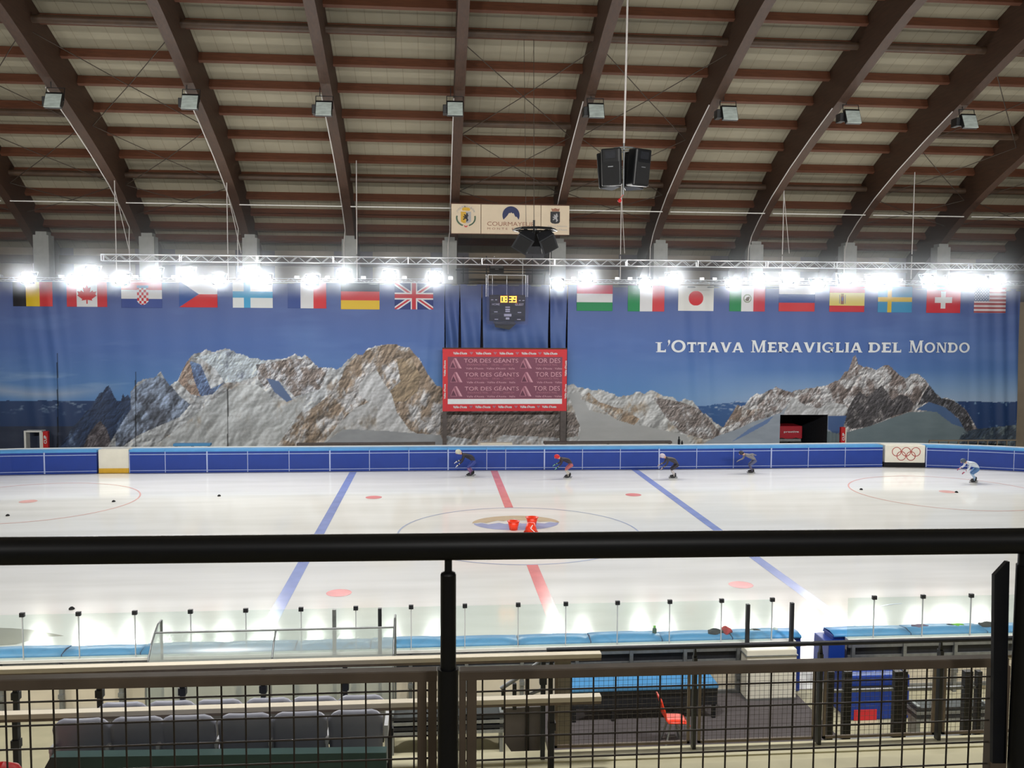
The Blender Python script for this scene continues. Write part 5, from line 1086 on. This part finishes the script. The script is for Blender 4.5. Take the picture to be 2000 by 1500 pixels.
# clear shields with clamps
GL = [43, 153, 263, 372, 480, 588, 695, 803, 908, 1012, 1105, 1206, 1308, 1409, 1508]; GR = [1655, 1707, 1802, 1896, 1990]
def gtop(px): return 1201-(px-43)*0.0203
def shields(L_, tag0):
    prev = L_[0]-108 if L_ is GL else None
    pts_ = ([L_[0]-108]+L_) if L_ is GL else L_
    for i in range(len(pts_)-1):
        a, c = pts_[i], pts_[i+1]; xa, xc = nx(a, 1200), nx(c, 1200); zt_ = at_y((a+c)/2, gtop((a+c)/2), YBk).z
        t = thing('clear_shield', ((xa+xc)/2, YBk, ZN), f'clear low safety shield on the near boards, {ORD[i]} from the {tag0}', 'shield', 'clear shields on the near boards')
        mb = MB(); mb.b2(xa+.01, xc-.01, YBk, YBk+.012, ZN+.012, zt_); mb.build('pane', M['glass'], t)
        if c not in (1655,): mb = MB(); mb.b2(xc-.045, xc+.045, YBk-.025, YBk+.035, zt_-.04, zt_+.04); mb.build('clamp', M['blackmetal'], t)
        mb = MB(); mb.b2(xc-.008, xc+.008, YBk-.01, YBk+.02, ZN+.01, zt_); mb.build('edge_strip', M['seatarm'], t)
shields(GL, 'left edge'); shields(GR, 'gate at right')
for (px, t0, lb) in ((653, 1190, 'left of two grey shield posts rising behind the curved shelter'), (742, 1188, 'right of two grey shield posts rising behind the curved shelter'), (1460, 1180, 'grey shield post left of the open rink gate'), (1546, 1177, 'grey shield post right beside the open rink gate')):
    x = nx(px, 1220, 17.54); mb = MB(); mb.b2(x-.035, x+.035, 17.50, 17.58, 0, at_y(px, t0, 17.54).z); tag(mb.build('shield_post', M['blackmetal'] if px > 700 else M['steel']), lb, 'post')
# white gate box, blue block, padded end
def boxthing(nm, px0, px1, py0, py1, y, dep, m_, lab, cat, bev=.01):
    a, c = at_y(px0, py1, y), at_y(px1, py0, y); t = thing(nm, ((a.x+c.x)/2, y, a.z), lab, cat); mb = MB(); mb.b2(a.x, c.x, y, y+dep, max(a.z, .0), c.z); return t, a, c, mb
t, a, c, mb = boxthing('gate_cabinet', 1457, 1557, 1268, 1366, 17.1, .35, None, 'white box panel beside the open rink gate', 'cabinet'); mb.build('body', M['boardwhite'], t, .015); mb = MB(); mb.b2(a.x-.02, c.x+.02, 17.08, 17.47, c.z-.13, c.z-.11); mb.b2(a.x, c.x, 17.1, 17.4, .0, a.z); mb.build('base', M['steel'], t)
t, a, c, mb = boxthing('blue_padded_block', 1655, 1778, 1318, 1436, 16.4, .9, None, 'dark blue padded block with a red patch beside the gate at right', 'block'); mb.build('block_body', M['padblue'], t, .03); q0, q1 = at_y(1668, 1416, 16.38), at_y(1713, 1386, 16.38); mb = MB(); mb.b2(q0.x, q1.x, 16.385, 16.4, q0.z, q1.z); mb.build('red_patch', M['rbred'], t)
q0 = at_y(1700, 1340, 16.38); mb = MB(); mb.b2(a.x+.05, c.x-.05, 16.37, 16.4, q0.z-.03, q0.z); mb.build('strap', M['black'], t)
t, a, c, mb = boxthing('blue_padded_block', 1617, 1651, 1258, 1330, 17.58, .75, None, 'upright blue padded end of the near boards at the gate', 'block'); mb.build('block_body', M['padblue'], t, .02)
# platform, padded table, red chair
xa, xc = at_z(1075, 1470, .15).x, at_z(1660, 1462, .15).x
mb = MB(); mb.b2(xa, xc, 15.2, 17.5, 0.0, .15); tag(mb.build('team_platform', M['mat']), 'low dark rubber covered platform in front of the near boards', 'platform')
yb = 16.36; xa, xc = at_y(1114, 1350, yb).x, at_y(1404, 1348, yb).x
t = thing('padded_table', ((xa+xc)/2, yb+.35, .15), 'long table with light blue padded top on the dark platform', 'table')
mb = MB(); mb.b2(xa, xc, yb, yb+.75, .74, .82); mb.build('table_top', M['padlight'], t, .02); mb = MB(); mb.b2(xa+.02, xc-.02, yb+.02, yb+.06, .42, .74); mb.build('front_panel', M['blackmetal'], t)
mb = MB(); mb.b2(xa+.02, xc-.02, yb+.0, yb+.7, .66, .74); mb.build('frame', M['black'], t)
for x in (xa+.08, (xa+xc)/2-.6, (xa+xc)/2+.6, xc-.08):
    for y in (yb+.06, yb+.68): mb = MB(); mb.b2(x-.035, x+.035, y-.03, y+.03, .15, .74); mb.build('leg', M['black'], t)
p = at_z(1313, 1452, .15); cx, cy = p.x, p.y
t = thing('red_chair', (cx, cy, .15), 'red plastic shell chair facing right, alone on the dark platform', 'chair')
mb = MB(); mb.smooth = True; prof = [(-.27, 1.02), (-.24, .92), (-.19, .78), (-.17, .64), (-.13, .585), (-.02, .58), (.12, .575), (.22, .565), (.26, .52)]; vs = []
for (u, z_) in prof:
    wv = .2 if z_ < .7 else .2*(1-(z_-.7)*.35); vs += [(cx+u, cy-wv, z_+.02), (cx+u+.012*(z_ > .6), cy, z_), (cx+u, cy+wv, z_+.02)]
mb.add(vs, [(3*i+k, 3*i+k+1, 3*i+k+4, 3*i+k+3) for i in range(len(prof)-1) for k in range(2)]); mb.build('shell', M['redplastic'], t, 0, .02)
for (sx1, sy1) in ((-.17, -.17), (.17, -.17), (-.17, .17), (.17, .17)):
    mb = MB(); mb.tube((cx+sx1*.35, cy+sy1*.6, .56), (cx+sx1, cy+sy1, .155), .018, 6); mb.build('leg', M['steel'], t)
# grey slatted equipment rack and bench lines on the rink floor
for (pa_, pc_, py0, py1, y_, lb) in ((760, 985, 1394, 1440, 15.6, 'low grey slatted rack behind the near centre post'), (1790, 1935, 1378, 1412, 15.2, 'low dark bench on the rink floor at right')):
    a, c = at_y(pa_, py1, y_), at_y(pc_, py0, y_); t = thing('slatted_rack', ((a.x+c.x)/2, y_, 0), lb, 'rack')
    for i in range(4): z_ = a.z+(c.z-a.z)*(i+.5)/4; mb = MB(); mb.b2(a.x, c.x, y_, y_+.35, z_-.03, z_+.03); mb.build('slat', M['blackmetal'] if i % 2 else M['steel'], t)
    for x in (a.x+.05, c.x-.05): mb = MB(); mb.b2(x-.03, x+.03, y_+.02, y_+.33, 0, c.z+.02); mb.build('leg', M['steel'], t)
# clothes and bottles left on the pads
def heap(px, py, y, parts, lab, nm='clothing_heap', cat='clothing'):
    p = at_y(px, py, y); p.z = 1.22; t = thing(nm, (p.x, y, p.z), lab, cat)
    for k, (dx, rx1, ry1, rz1, m_) in enumerate(parts):
        mb = MB(); mb.ball((p.x+dx, y, p.z+rz1*.5), rx1, ry1, rz1, 14); mb.v = [(v[0]+.25*rx1*math.sin(v[1]*23+v[2]*31+k), v[1], v[2]+.35*rz1*math.sin(v[0]*29+v[1]*17+k)) for v in mb.v]; mb.build('crumpled_cloth', m_, t)
M['dcl'] = mat('dark_cloth', (34, 36, 44), .8); M['rcl'] = mat('red_cloth', (196, 30, 40), .7); M['gcl'] = mat('green_cloth', (120, 200, 60), .6); M['pcl'] = mat('purple_cloth', (120, 96, 130), .7); M['wcl'] = mat('pale_cloth', (200, 214, 210), .7)
heap(1408, 1252, 18.03, [(-.14, .17, .12, .06, M['dcl']), (.12, .1, .12, .09, M['rcl'])], 'black and red jacket heap lying on the near light blue pads')
heap(1473, 1249, 18.06, [(0, .13, .1, .04, M['dcl']), (-.06, .05, .05, .04, M['wcl'])], 'dark gloves behind the clear shield beside the gate'); heap(1513, 1247, 18.06, [(0, .05, .06, .06, M['wcl'])], 'small pale cloth on the pad behind the clear shield')
heap(1795, 1236, 18.06, [(0, .2, .1, .05, M['pcl'])], 'purple cloth draped over the near pads at right'); heap(1868, 1235, 18.06, [(0, .14, .1, .05, M['gcl']), (-.13, .07, .1, .04, M['dcl'])], 'bright green cloth draped over the near pads at right'); heap(1928, 1231, 18.06, [(0, .22, .1, .06, M['dcl'])], 'black cloth on the near pads at the right end')
p = at_y(1278, 1254, 18.03); p.z = 1.23; t = thing('drink_bottle', (p.x, 18.03, p.z), 'green sports bottle standing on the near light blue pads', 'bottle'); mb = MB(); mb.lathe([(0, 0), (.045, 0), (.045, .12), (.025, .15)], (p.x, 18.03, p.z), 12); mb.build('body', M['green'], t); mb = MB(); mb.lathe([(.026, .15), (.026, .19), (0, .19)], (p.x, 18.03, p.z), 10); mb.build('cap', M['gcl'], t)

# --- curved team shelter
ya_, yk_ = 17.2, 16.2; X0 = at_y(315, 1212, ya_).x; X1 = at_y(772, 1200, ya_).x
t = thing('team_shelter', ((X0+X1)/2, 16.8, 0), 'curved see-through acrylic team shelter beside the near boards at left', 'shelter')
zb0 = at_y(300, 1236, 16.8).z
arc = [(17.2, at_y(315, 1211, 17.2).z), (17.0, zb0+.1), (16.8, zb0), (16.57, zb0-.15), (16.37, zb0-.37), (16.25, zb0-.62), (16.21, zb0-.92), (16.2, .12)]
mb = MB(); mb.smooth = True; q = arc[2:]; vs = []
for (y, z) in q: vs += [(X0, y, z), (X1, y, z)]
mb.add(vs, [(2*i, 2*i+1, 2*i+3, 2*i+2) for i in range(len(q)-1)]); mb.build('curved_sheet', M['acrylic'], t)
for x in (X0, X1):
    mb = MB(); mb.add([(x, y, z) for y, z in arc]+[(x, 17.2, .12)], [tuple(range(len(arc)+1))]); mb.build('end_sheet', M['acrylic'], t)
for x in (X0, X0+(X1-X0)*.5, X1):
    mb = MB(); mb.path([(x, y, z) for y, z in (arc if x != X0+(X1-X0)*.5 else q)], .017, 6); mb.build('rib', M['steel'], t)
for x in (X0, X1): mb = MB(); mb.b2(x-.02, x+.02, 17.18, 17.22, 0, arc[0][1]); mb.build('post', M['steel'], t)
mb = MB(); mb.tube((X0, 16.8, zb0), (X1, 16.8, zb0), .02, 6); mb.tube((X0, 16.2, .12), (X1, 16.2, .12), .02, 6); mb.build('cross_bar', M['steel'], t)
mb = MB(); mb.b2(X0, X1, 16.6, 17.2, .0, .12); mb.build('floor_board', M['mat'], t); mb = MB(); mb.b2(X0+.1, X1-.1, 16.55, 16.85, .42, .47); mb.build('bench', M['cream'], t)
for i in range(5): x = X0+.3+(X1-X0-.6)*i/4; mb = MB(); mb.b2(x-.03, x+.03, 16.6, 16.8, .12, .42); mb.build('bench_leg', M['blackmetal'], t)
# ================================================================ STAND BELOW THE CAMERA
Z2 = 2.77; YE = 9.95; Z3 = at_y(430, 1396, 8.2).z-.885
mb = MB(); mb.b2(-30, 30, 8.72, YE, 0, Z2); struct(mb.build('floor_tier_lower', M['floor']), 'pale concrete lower tier of the stand', 'floor')
mb = MB(); mb.b2(-30, 30, 3.2, 8.7, 0, Z3); struct(mb.build('floor_tier_middle', M['floor']), 'pale concrete tier under the front seats', 'floor')
mb = MB(); mb.b2(-30, 30, -7, 3.2, 0, 4.4); struct(mb.build('floor_tier_upper', M['floor']), 'upper block of the stand', 'floor')
mb = MB(); mb.b2(-30, 30, -7, 2.05, 5.95, 6.1); struct(mb.build('floor_gallery', M['floor']), 'gallery floor under the camera', 'floor')
mb = MB(); mb.b2(-30, 30, YE-.25, YE+.02, Z2, Z2+.02); struct(mb.build('trim_2', M['floor']), 'raised concrete kerb along the edge of the lower tier', 'trim')
# --- seats: one is built, then copied with its parts
def seat_proto(x, y, zf, label, group, armL=True):
    t = thing('stadium_seat', (x, y, zf), label, 'seat', group)
    mb = MB(); mb.smooth = True; W_ = .252; rows_ = []; prof = [(.10, .38), (.06, .46), (.03, .60), (.0, .74), (-.02, .84), (-.01, .875), (.015, .885)]
    vs = []; n = 10
    for (dy, dz) in prof:
        for k in range(n+1):
            u = -1+2*k/n; wz = dz; ww = W_*(.93+.07*min(1, dz/.7))
            if dz > .7: wz = dz-.085*max(0, abs(u)-.62)**1.6*4.0*((dz-.7)/.18)
            curve = .03*u*u; vs.append((x+u*ww, y+dy*1.0+curve, zf+wz))
    mb.add(vs, [(i*(n+1)+k, i*(n+1)+k+1, (i+1)*(n+1)+k+1, (i+1)*(n+1)+k) for i in range(len(prof)-1) for k in range(n)])
    mb.build('backrest', M['seat'], t, 0, .025)
    mb = MB(); mb.smooth = True; vs = []
    for (dy, dz) in ((.08, .42), (.2, .4), (.34, .41), (.46, .44), (.48, .42)):
        for k in range(7): u = -1+2*k/6; vs.append((x+u*.21, y+dy, zf+dz+.02*u*u))
    mb.add(vs, [(i*7+k, i*7+k+1, (i+1)*7+k+1, (i+1)*7+k) for i in range(4) for k in range(6)]); mb.build('seat_pan', M['seat'], t, 0, .025)
    mb = MB(); mb.b2(x-.28, x-.245, y-.02, y+.3, zf+.58, zf+.63); mb.b2(x-.275, x-.25, y-.02, y+.04, zf+.35, zf+.6); mb.build('armrest', M['seatarm'], t, .008)
    mb = MB(); mb.b2(x-.03, x+.03, y+.05, y+.12, zf, zf+.4); mb.b2(x-.24, x+.24, y+.06, y+.11, zf+.34, zf+.38); mb.build('support', M['blackmetal'], t)
    return t
proto = None
R1 = [157, 267, 365, 479, 584, 694]; R2 = [237, 333, 426, 524, 612, 704]
for ri, (Rw, yy, zf, pyl) in enumerate(((R1, 8.2, Z3, lambda p: 1402-(p-157)*.022), (R2, 9.3, Z2, lambda p: 1371-(p-237)*.022))):
    for j, px in enumerate(Rw):
        p = at_y(px, pyl(px), yy); lab = f'grey plastic stadium seat, {ORD[j]} from the left in the {["nearer", "farther"][ri]} row'
        zf_ = at_y(430, pyl(430), yy).z-.885
        if proto is None: proto = seat_proto(p.x, yy, zf_, lab, 'grey stadium seats below the gallery')
        else: copy_tree(proto, (p.x, yy, zf_), lab)
a, c = at_y(75, 1475, 7.95), at_y(755, 1465, 7.95)
p0 = at_y(740, 1440, 8.2); 
mb = MB(); mb.b2(p0.x+.05, p0.x+.085, 8.18, 8.5, p0.z, p0.z+.12); mb.b2(p0.x+.055, p0.x+.08, 8.2, 8.24, p0.z-.25, p0.z); tag(mb.build('end_armrest', M['seatarm']), 'pale end armrest at the right end of the nearer seat row', 'armrest')
mb = MB(); mb.prism([(a.x+.12, a.z), (c.x, c.z), (c.x+.0, Z3), (a.x-.25, Z3)], 7.9, 8.02); tag(mb.build('teal_kick_board', M['teal']), 'dark teal board behind the feet of the nearer seat row', 'board')
p = at_y(20, 1500, 7.6); t = thing('red_bag', (p.x, 7.6, Z3), 'red fabric bag on the tier at the lower left corner', 'bag'); mb = MB(); mb.ball((p.x-.05, 7.6, Z3+.18), .3, .2, at_y(20, 1487, 7.6).z-Z3-.18, 16); mb.v = [(v[0], v[1], v[2]+.02*math.sin(v[0]*31+v[1]*20)) for v in mb.v]; mb.build('bag_body', M['red'], t); mb = MB(); mb.path([(p.x-.1, 7.6, p.z-.02), (p.x, 7.6, p.z+.03), (p.x+.1, 7.6, p.z-.02)], .012, 5); mb.build('strap', M['rcl'], t)
# --- long cream desks in front of the seat rows
def desk(pxa, pya, pxc, pyc, y, zf, lab, h=.05, dep=.1, legs=()):
    p0, p1 = at_y(pxa, pya, y), at_y(pxc, pyc, y); zt_ = (p0.z+p1.z)/2; t = thing('press_desk', ((p0.x+p1.x)/2, y, zf), lab, 'desk')
    mb = MB(); mb.b2(p0.x, p1.x, y, y+dep, zt_-h, zt_); mb.build('desk_top', M['cream'], t, .005); mb = MB(); mb.b2(p0.x, p1.x, y+.02, y+.06, zt_-h-.035, zt_-h); mb.build('edge_rail', M['framebrown'], t)
    for px in legs: x = at_y(px, pya, y).x; mb = MB(); mb.b2(x-.025, x+.025, y+.03, y+.08, zf, zt_-h); mb.b2(x-.04, x+.04, y+.02, y+.09, zt_-h-.3, zt_-h-.22); mb.build('leg', M['blackmetal'], t)
desk(-60, 1307, 1175, 1279, 9.72, Z2, 'long cream desk top along the tier edge in front of the farther seats', legs=(25, 190, 353, 512, 673, 1062))
desk(-60, 1397, 1175, 1362, 8.75, Z2, 'long cream desk top between the two rows of grey seats', legs=(25, 760, 1079))
# --- railing with wire mesh at the tier edge
YFn = 9.9; zt_ = at_y(1500, 1259, YFn).z; zb_ = Z2+.05
pl_ = [1076, 1357, 1602, 1836, 2080]; xs_ = [at_y(p, 1300, YFn).x for p in pl_]
t = thing('mesh_railing', ((xs_[0]+xs_[-1])/2, YFn, Z2), 'dark steel railing with fine wire mesh at the edge of the lower tier', 'railing')
mb = MB(); mb.tube((xs_[0]-.05, YFn, zt_), (xs_[-1]+.3, YFn, zt_), .03, 8); mb.build('top_rail', M['blackmetal'], t)
for x in xs_[:-1]:
    mb = MB(); mb.b2(x-.02, x+.02, YFn-.04, YFn+.04, zb_-.05, zt_-.12); mb.prism([(x-.02, zt_-.12), (x+.02, zt_-.12), (x+.008, zt_-.02), (x-.008, zt_-.02)], YFn-.02, YFn+.02); mb.build('post', M['black'], t)
for i in range(len(xs_)-1):
    a, c = xs_[i]+.05, xs_[i+1]-.05; ztp = zt_-.2
    mb = MB(); mb.b2(a, a+.03, YFn-.015, YFn+.015, zb_+.03, ztp); mb.b2(c-.03, c, YFn-.015, YFn+.015, zb_+.03, ztp); mb.b2(a, c, YFn-.015, YFn+.015, zb_+.03, zb_+.06); mb.b2(a, c, YFn-.015, YFn+.015, ztp-.03, ztp); fr_ = mb.build('panel_frame', M['framebrown'], t)
    mb = MB(); k = int((c-a)/.055)
    for q_ in range(1, k): x = a+(c-a)*q_/k; mb.box(x, YFn, (zb_+ztp)/2, .0028, .0028, ztp-zb_-.05)
    k = int((ztp-zb_)/.055)
    for q_ in range(1, k): z = zb_+(ztp-zb_)*q_/k; mb.box((a+c)/2, YFn, z, c-a, .0028, .0028)
    mb.build('wire_mesh', M['wire'], fr_)
# stair head with grey sheet sides and a sloping handrail
ys_ = 10.15
def qy(px, py, y=ys_): p = at_y(px, py, y); return (p.x, p.z)
t = thing('stair_enclosure', (at_y(1020, 1480, ys_).x, ys_, 0), 'grey sheet metal stair enclosure with sloping handrail at the end of the railing', 'enclosure')
mb = MB(); mb.prism([qy(985, 1384), qy(1062, 1380), qy(1064, 1481), qy(1028, 1481), qy(1000, 1470), qy(986, 1450)], ys_, ys_+.03); mb.build('side_sheet', mat('grey_sheet', (104, 98, 100), .5, .2), t)
mb = MB(); mb.prism([qy(1088, 1300), qy(1120, 1298), qy(1122, 1470), qy(1088, 1472)], ys_+.2, ys_+.23); mb.build('upright_sheet', mat('beige_sheet', (140, 132, 118), .55), t)
mb = MB(); H_ = lambda px, py: (qy(px, py)[0], ys_, qy(px, py)[1])
mb.path([H_(978, 1345), H_(1020, 1318), H_(1060, 1289), H_(1080, 1289)], .025, 6); mb.path([H_(1004, 1368), H_(1062, 1345)], .02, 6); mb.build('handrail', M['steel'], t)
for px, t0 in ((983, 1345), (1005, 1335), (1030, 1318), (1062, 1290)):
    mb = MB(); x, z = qy(px, t0); mb.b2(x-.022, x+.022, ys_-.02, ys_+.03, 0 if px > 1020 else qy(px, 1385)[1], z); mb.build('post', M['black'], t)
# dark upright rack beyond the railing at right
t = thing('steel_rack', (at_y(1750, 1460, 10.7).x, 10.7, 0), 'dark upright steel rack behind the wire railing at right', 'rack')
for px, w_ in ((1617, .04), (1650, .05), (1748, .05), (1762, .02), (1884, .055), (1905, .03)):
    a, c = at_y(px, 1462, 10.7), at_y(px, 1310, 10.7); mb = MB(); mb.b2(a.x-w_, a.x+w_, 10.66, 10.74, 0, c.z); mb.build('post', M['black'], t)
for py in (1350, 1446): a, c = at_y(1617, py, 10.7), at_y(1905, py-7, 10.7); mb = MB(); mb.b2(a.x, c.x, 10.68, 10.72, a.z-.015, a.z+.015); mb.build('cross_bar', M['steel'], t)
# ================================================================ GALLERY RAILING IN FRONT OF THE CAMERA
YG = 1.76
t = thing('gallery_railing', (0, YG, 6.1), 'black gallery handrail with posts crossing the whole picture close to the camera', 'railing')
p0, p1 = at_y(-500, 1081.5, YG), at_y(2500, 1051, YG); mb = MB(); mb.tube(p0, p1, .0268, 24); mb.build('handrail', M['black'], t)
def gp(px, py, y=YG): return at_y(px, py, y)
a = gp(876, 1108); c = gp(876, 1320); dxp = abs(gp(890.5, 1200).x-gp(860, 1200).x)/2
mb = MB(); x = gp(875.5, 1200).x; mb.tube((x, YG, gp(876, 1122).z), (x, YG, gp(876, 1070).z), .0068*1.1, 12); mb.tube((x, YG, gp(876, 1305).z), (x, YG, gp(876, 1122).z), dxp, 16); mb.lathe([(dxp, gp(876, 1122).z), (dxp*.9, gp(876, 1117.5).z), (.0075, gp(876, 1116).z)], (x, YG, 0), 16)
mb.tube((gp(875, 1400).x, YG, 6.1), (gp(875, 1400).x, YG, gp(876, 1305).z), abs(gp(896, 1400).x-gp(855, 1400).x)/2, 18); mb.build('post', M['black'], t)
xr_ = gp(1999, 1200).x; mb = MB(); mb.tube((gp(2000, 1090).x, YG, gp(2000, 1110).z), (gp(2000, 1090).x, YG, gp(2000, 1060).z), .012, 12)
mb.tube((xr_+.005, YG, 6.1), (xr_+.005, YG, gp(1999, 1104).z), abs(gp(2018, 1200).x-gp(1978, 1200).x)/2, 16); mb.build('post', M['black'], t)
mb = MB(); P = [gp(1954, 1129), gp(1979, 1102), gp(1984, 1102), gp(1976, 1500), gp(1950, 1500)]; mb.prism([(p.x, p.z) for p in P], YG+.02, YG+.03); mb.build('end_plate', M['blackmetal'], t)
YP = 1.94
def panel(outl, inl, pitch, x_list, lab):
    # outl: (left,right) px outer; tops: px y at both ends
    (xl_, xr2), (ytl, ytr), (th) = outl; t = thing('wire_mesh_screen', (at_y((xl_+xr2)/2, 1400, YP).x, YP, 6.1), lab, 'panel')
    pa_, pc_ = at_y(xl_, ytl, YP), at_y(xr2, ytr, YP); zb2 = 6.16; th_ = th*YP/F
    mb = MB()
    mb.add([(pa_.x, YP, pa_.z), (pc_.x, YP, pc_.z), (pc_.x, YP, pc_.z-th_), (pa_.x, YP, pa_.z-th_), (pa_.x, YP+.03, pa_.z), (pc_.x, YP+.03, pc_.z), (pc_.x, YP+.03, pc_.z-th_), (pa_.x, YP+.03, pa_.z-th_)], [(0, 1, 2, 3), (7, 6, 5, 4), (0, 4, 5, 1), (3, 2, 6, 7), (0, 3, 7, 4), (1, 5, 6, 2)])
    for (s0, s1) in inl: q0, q1 = at_y(s0, 1400, YP).x, at_y(s1, 1400, YP).x; zt2 = pa_.z+(pc_.z-pa_.z)*(q0-pa_.x)/(pc_.x-pa_.x)-th_*.9; mb.b2(q0, q1, YP+.0005, YP+.0305, zb2, zt2)
    mb.b2(pa_.x, pc_.x, YP, YP+.03, zb2, zb2+.03); fr2 = mb.build('frame', M['framebrown'], t, .002)
    mb = MB()
    for px in x_list: x = at_y(px, 1420, YP).x; mb.tube((x, YP+.018, zb2), (x, YP+.018, pa_.z+(pc_.z-pa_.z)*(x-pa_.x)/(pc_.x-pa_.x)-th_*.5), .0021, 6)
    z0_ = at_y(400, 1380, YP).z
    for k in range(-1, 9): z = z0_-k*.0508; 
    zs = [at_y(x_list[len(x_list)//2], inl_y, YP).z for inl_y in pitch]
    dz = zs[0]-zs[1]
    for k in range(10):
        z = zs[0]-dz*k
        if z > zb2: mb.tube((pa_.x, YP+.013, z), (pc_.x, YP+.013, z), .0021, 6)
    mb.build('wire_mesh', M['wire'], fr2); return t
panel(((-420, 854), (1337, 1311), 22), ((815, 833), (836, 853)), (1372, 1418), [808-47.3*k for k in range(26)], 'brown framed wire mesh infill panel left of the near centre post')
panel(((897, 1972), (1312, 1286), 19), ((897, 910), (912, 931), (1938, 1971)), (1341, 1385), [943+k*43.6 for k in range(23)], 'brown framed wire mesh infill panel right of the near centre post')
# --- added haze volume imitating lens glare round the floodlights, densest at lamp height
mh = bpy.data.materials.new('lens_glare_haze'); mh.use_nodes = True; nt = mh.node_tree; nt.nodes.remove(nt.nodes['Principled BSDF'])
vs_ = nt.nodes.new('ShaderNodeVolumeScatter'); vs_.inputs['Color'].default_value = (0.80, 0.88, 1, 1); vs_.inputs['Anisotropy'].default_value = 0.5
tc = nt.nodes.new('ShaderNodeTexCoord'); sp_ = nt.nodes.new('ShaderNodeSeparateXYZ'); mr_ = nt.nodes.new('ShaderNodeMapRange'); mr_.interpolation_type = 'SMOOTHSTEP'
nt.links.new(tc.outputs['Object'], sp_.inputs[0]); nt.links.new(sp_.outputs['Z'], mr_.inputs[0])
mr_.inputs[1].default_value = 2.2; mr_.inputs[2].default_value = 7.0; mr_.inputs[3].default_value = 0.042; mr_.inputs[4].default_value = 0.0
m2_ = nt.nodes.new('ShaderNodeMapRange'); m2_.interpolation_type = 'SMOOTHSTEP'; nt.links.new(sp_.outputs['Z'], m2_.inputs[0]); m2_.inputs[1].default_value = 0.0; m2_.inputs[2].default_value = 1.2
mu_ = nt.nodes.new('ShaderNodeMath'); mu_.operation = 'MULTIPLY'; nt.links.new(mr_.outputs[0], mu_.inputs[0]); nt.links.new(m2_.outputs[0], mu_.inputs[1]); nt.links.new(mu_.outputs[0], vs_.inputs['Density'])
nt.links.new(vs_.outputs[0], [x for x in nt.nodes if x.type == 'OUTPUT_MATERIAL'][0].inputs['Volume'])
mb = MB(); mb.b2(-45, 45, 46.8, 51.2, 8.8, 15.9); o = mb.build('glare_haze', mh); tag(o, 'added bluish haze imitating lens glare round the row of lit floodlights', 'glare_haze', None, 'stuff')
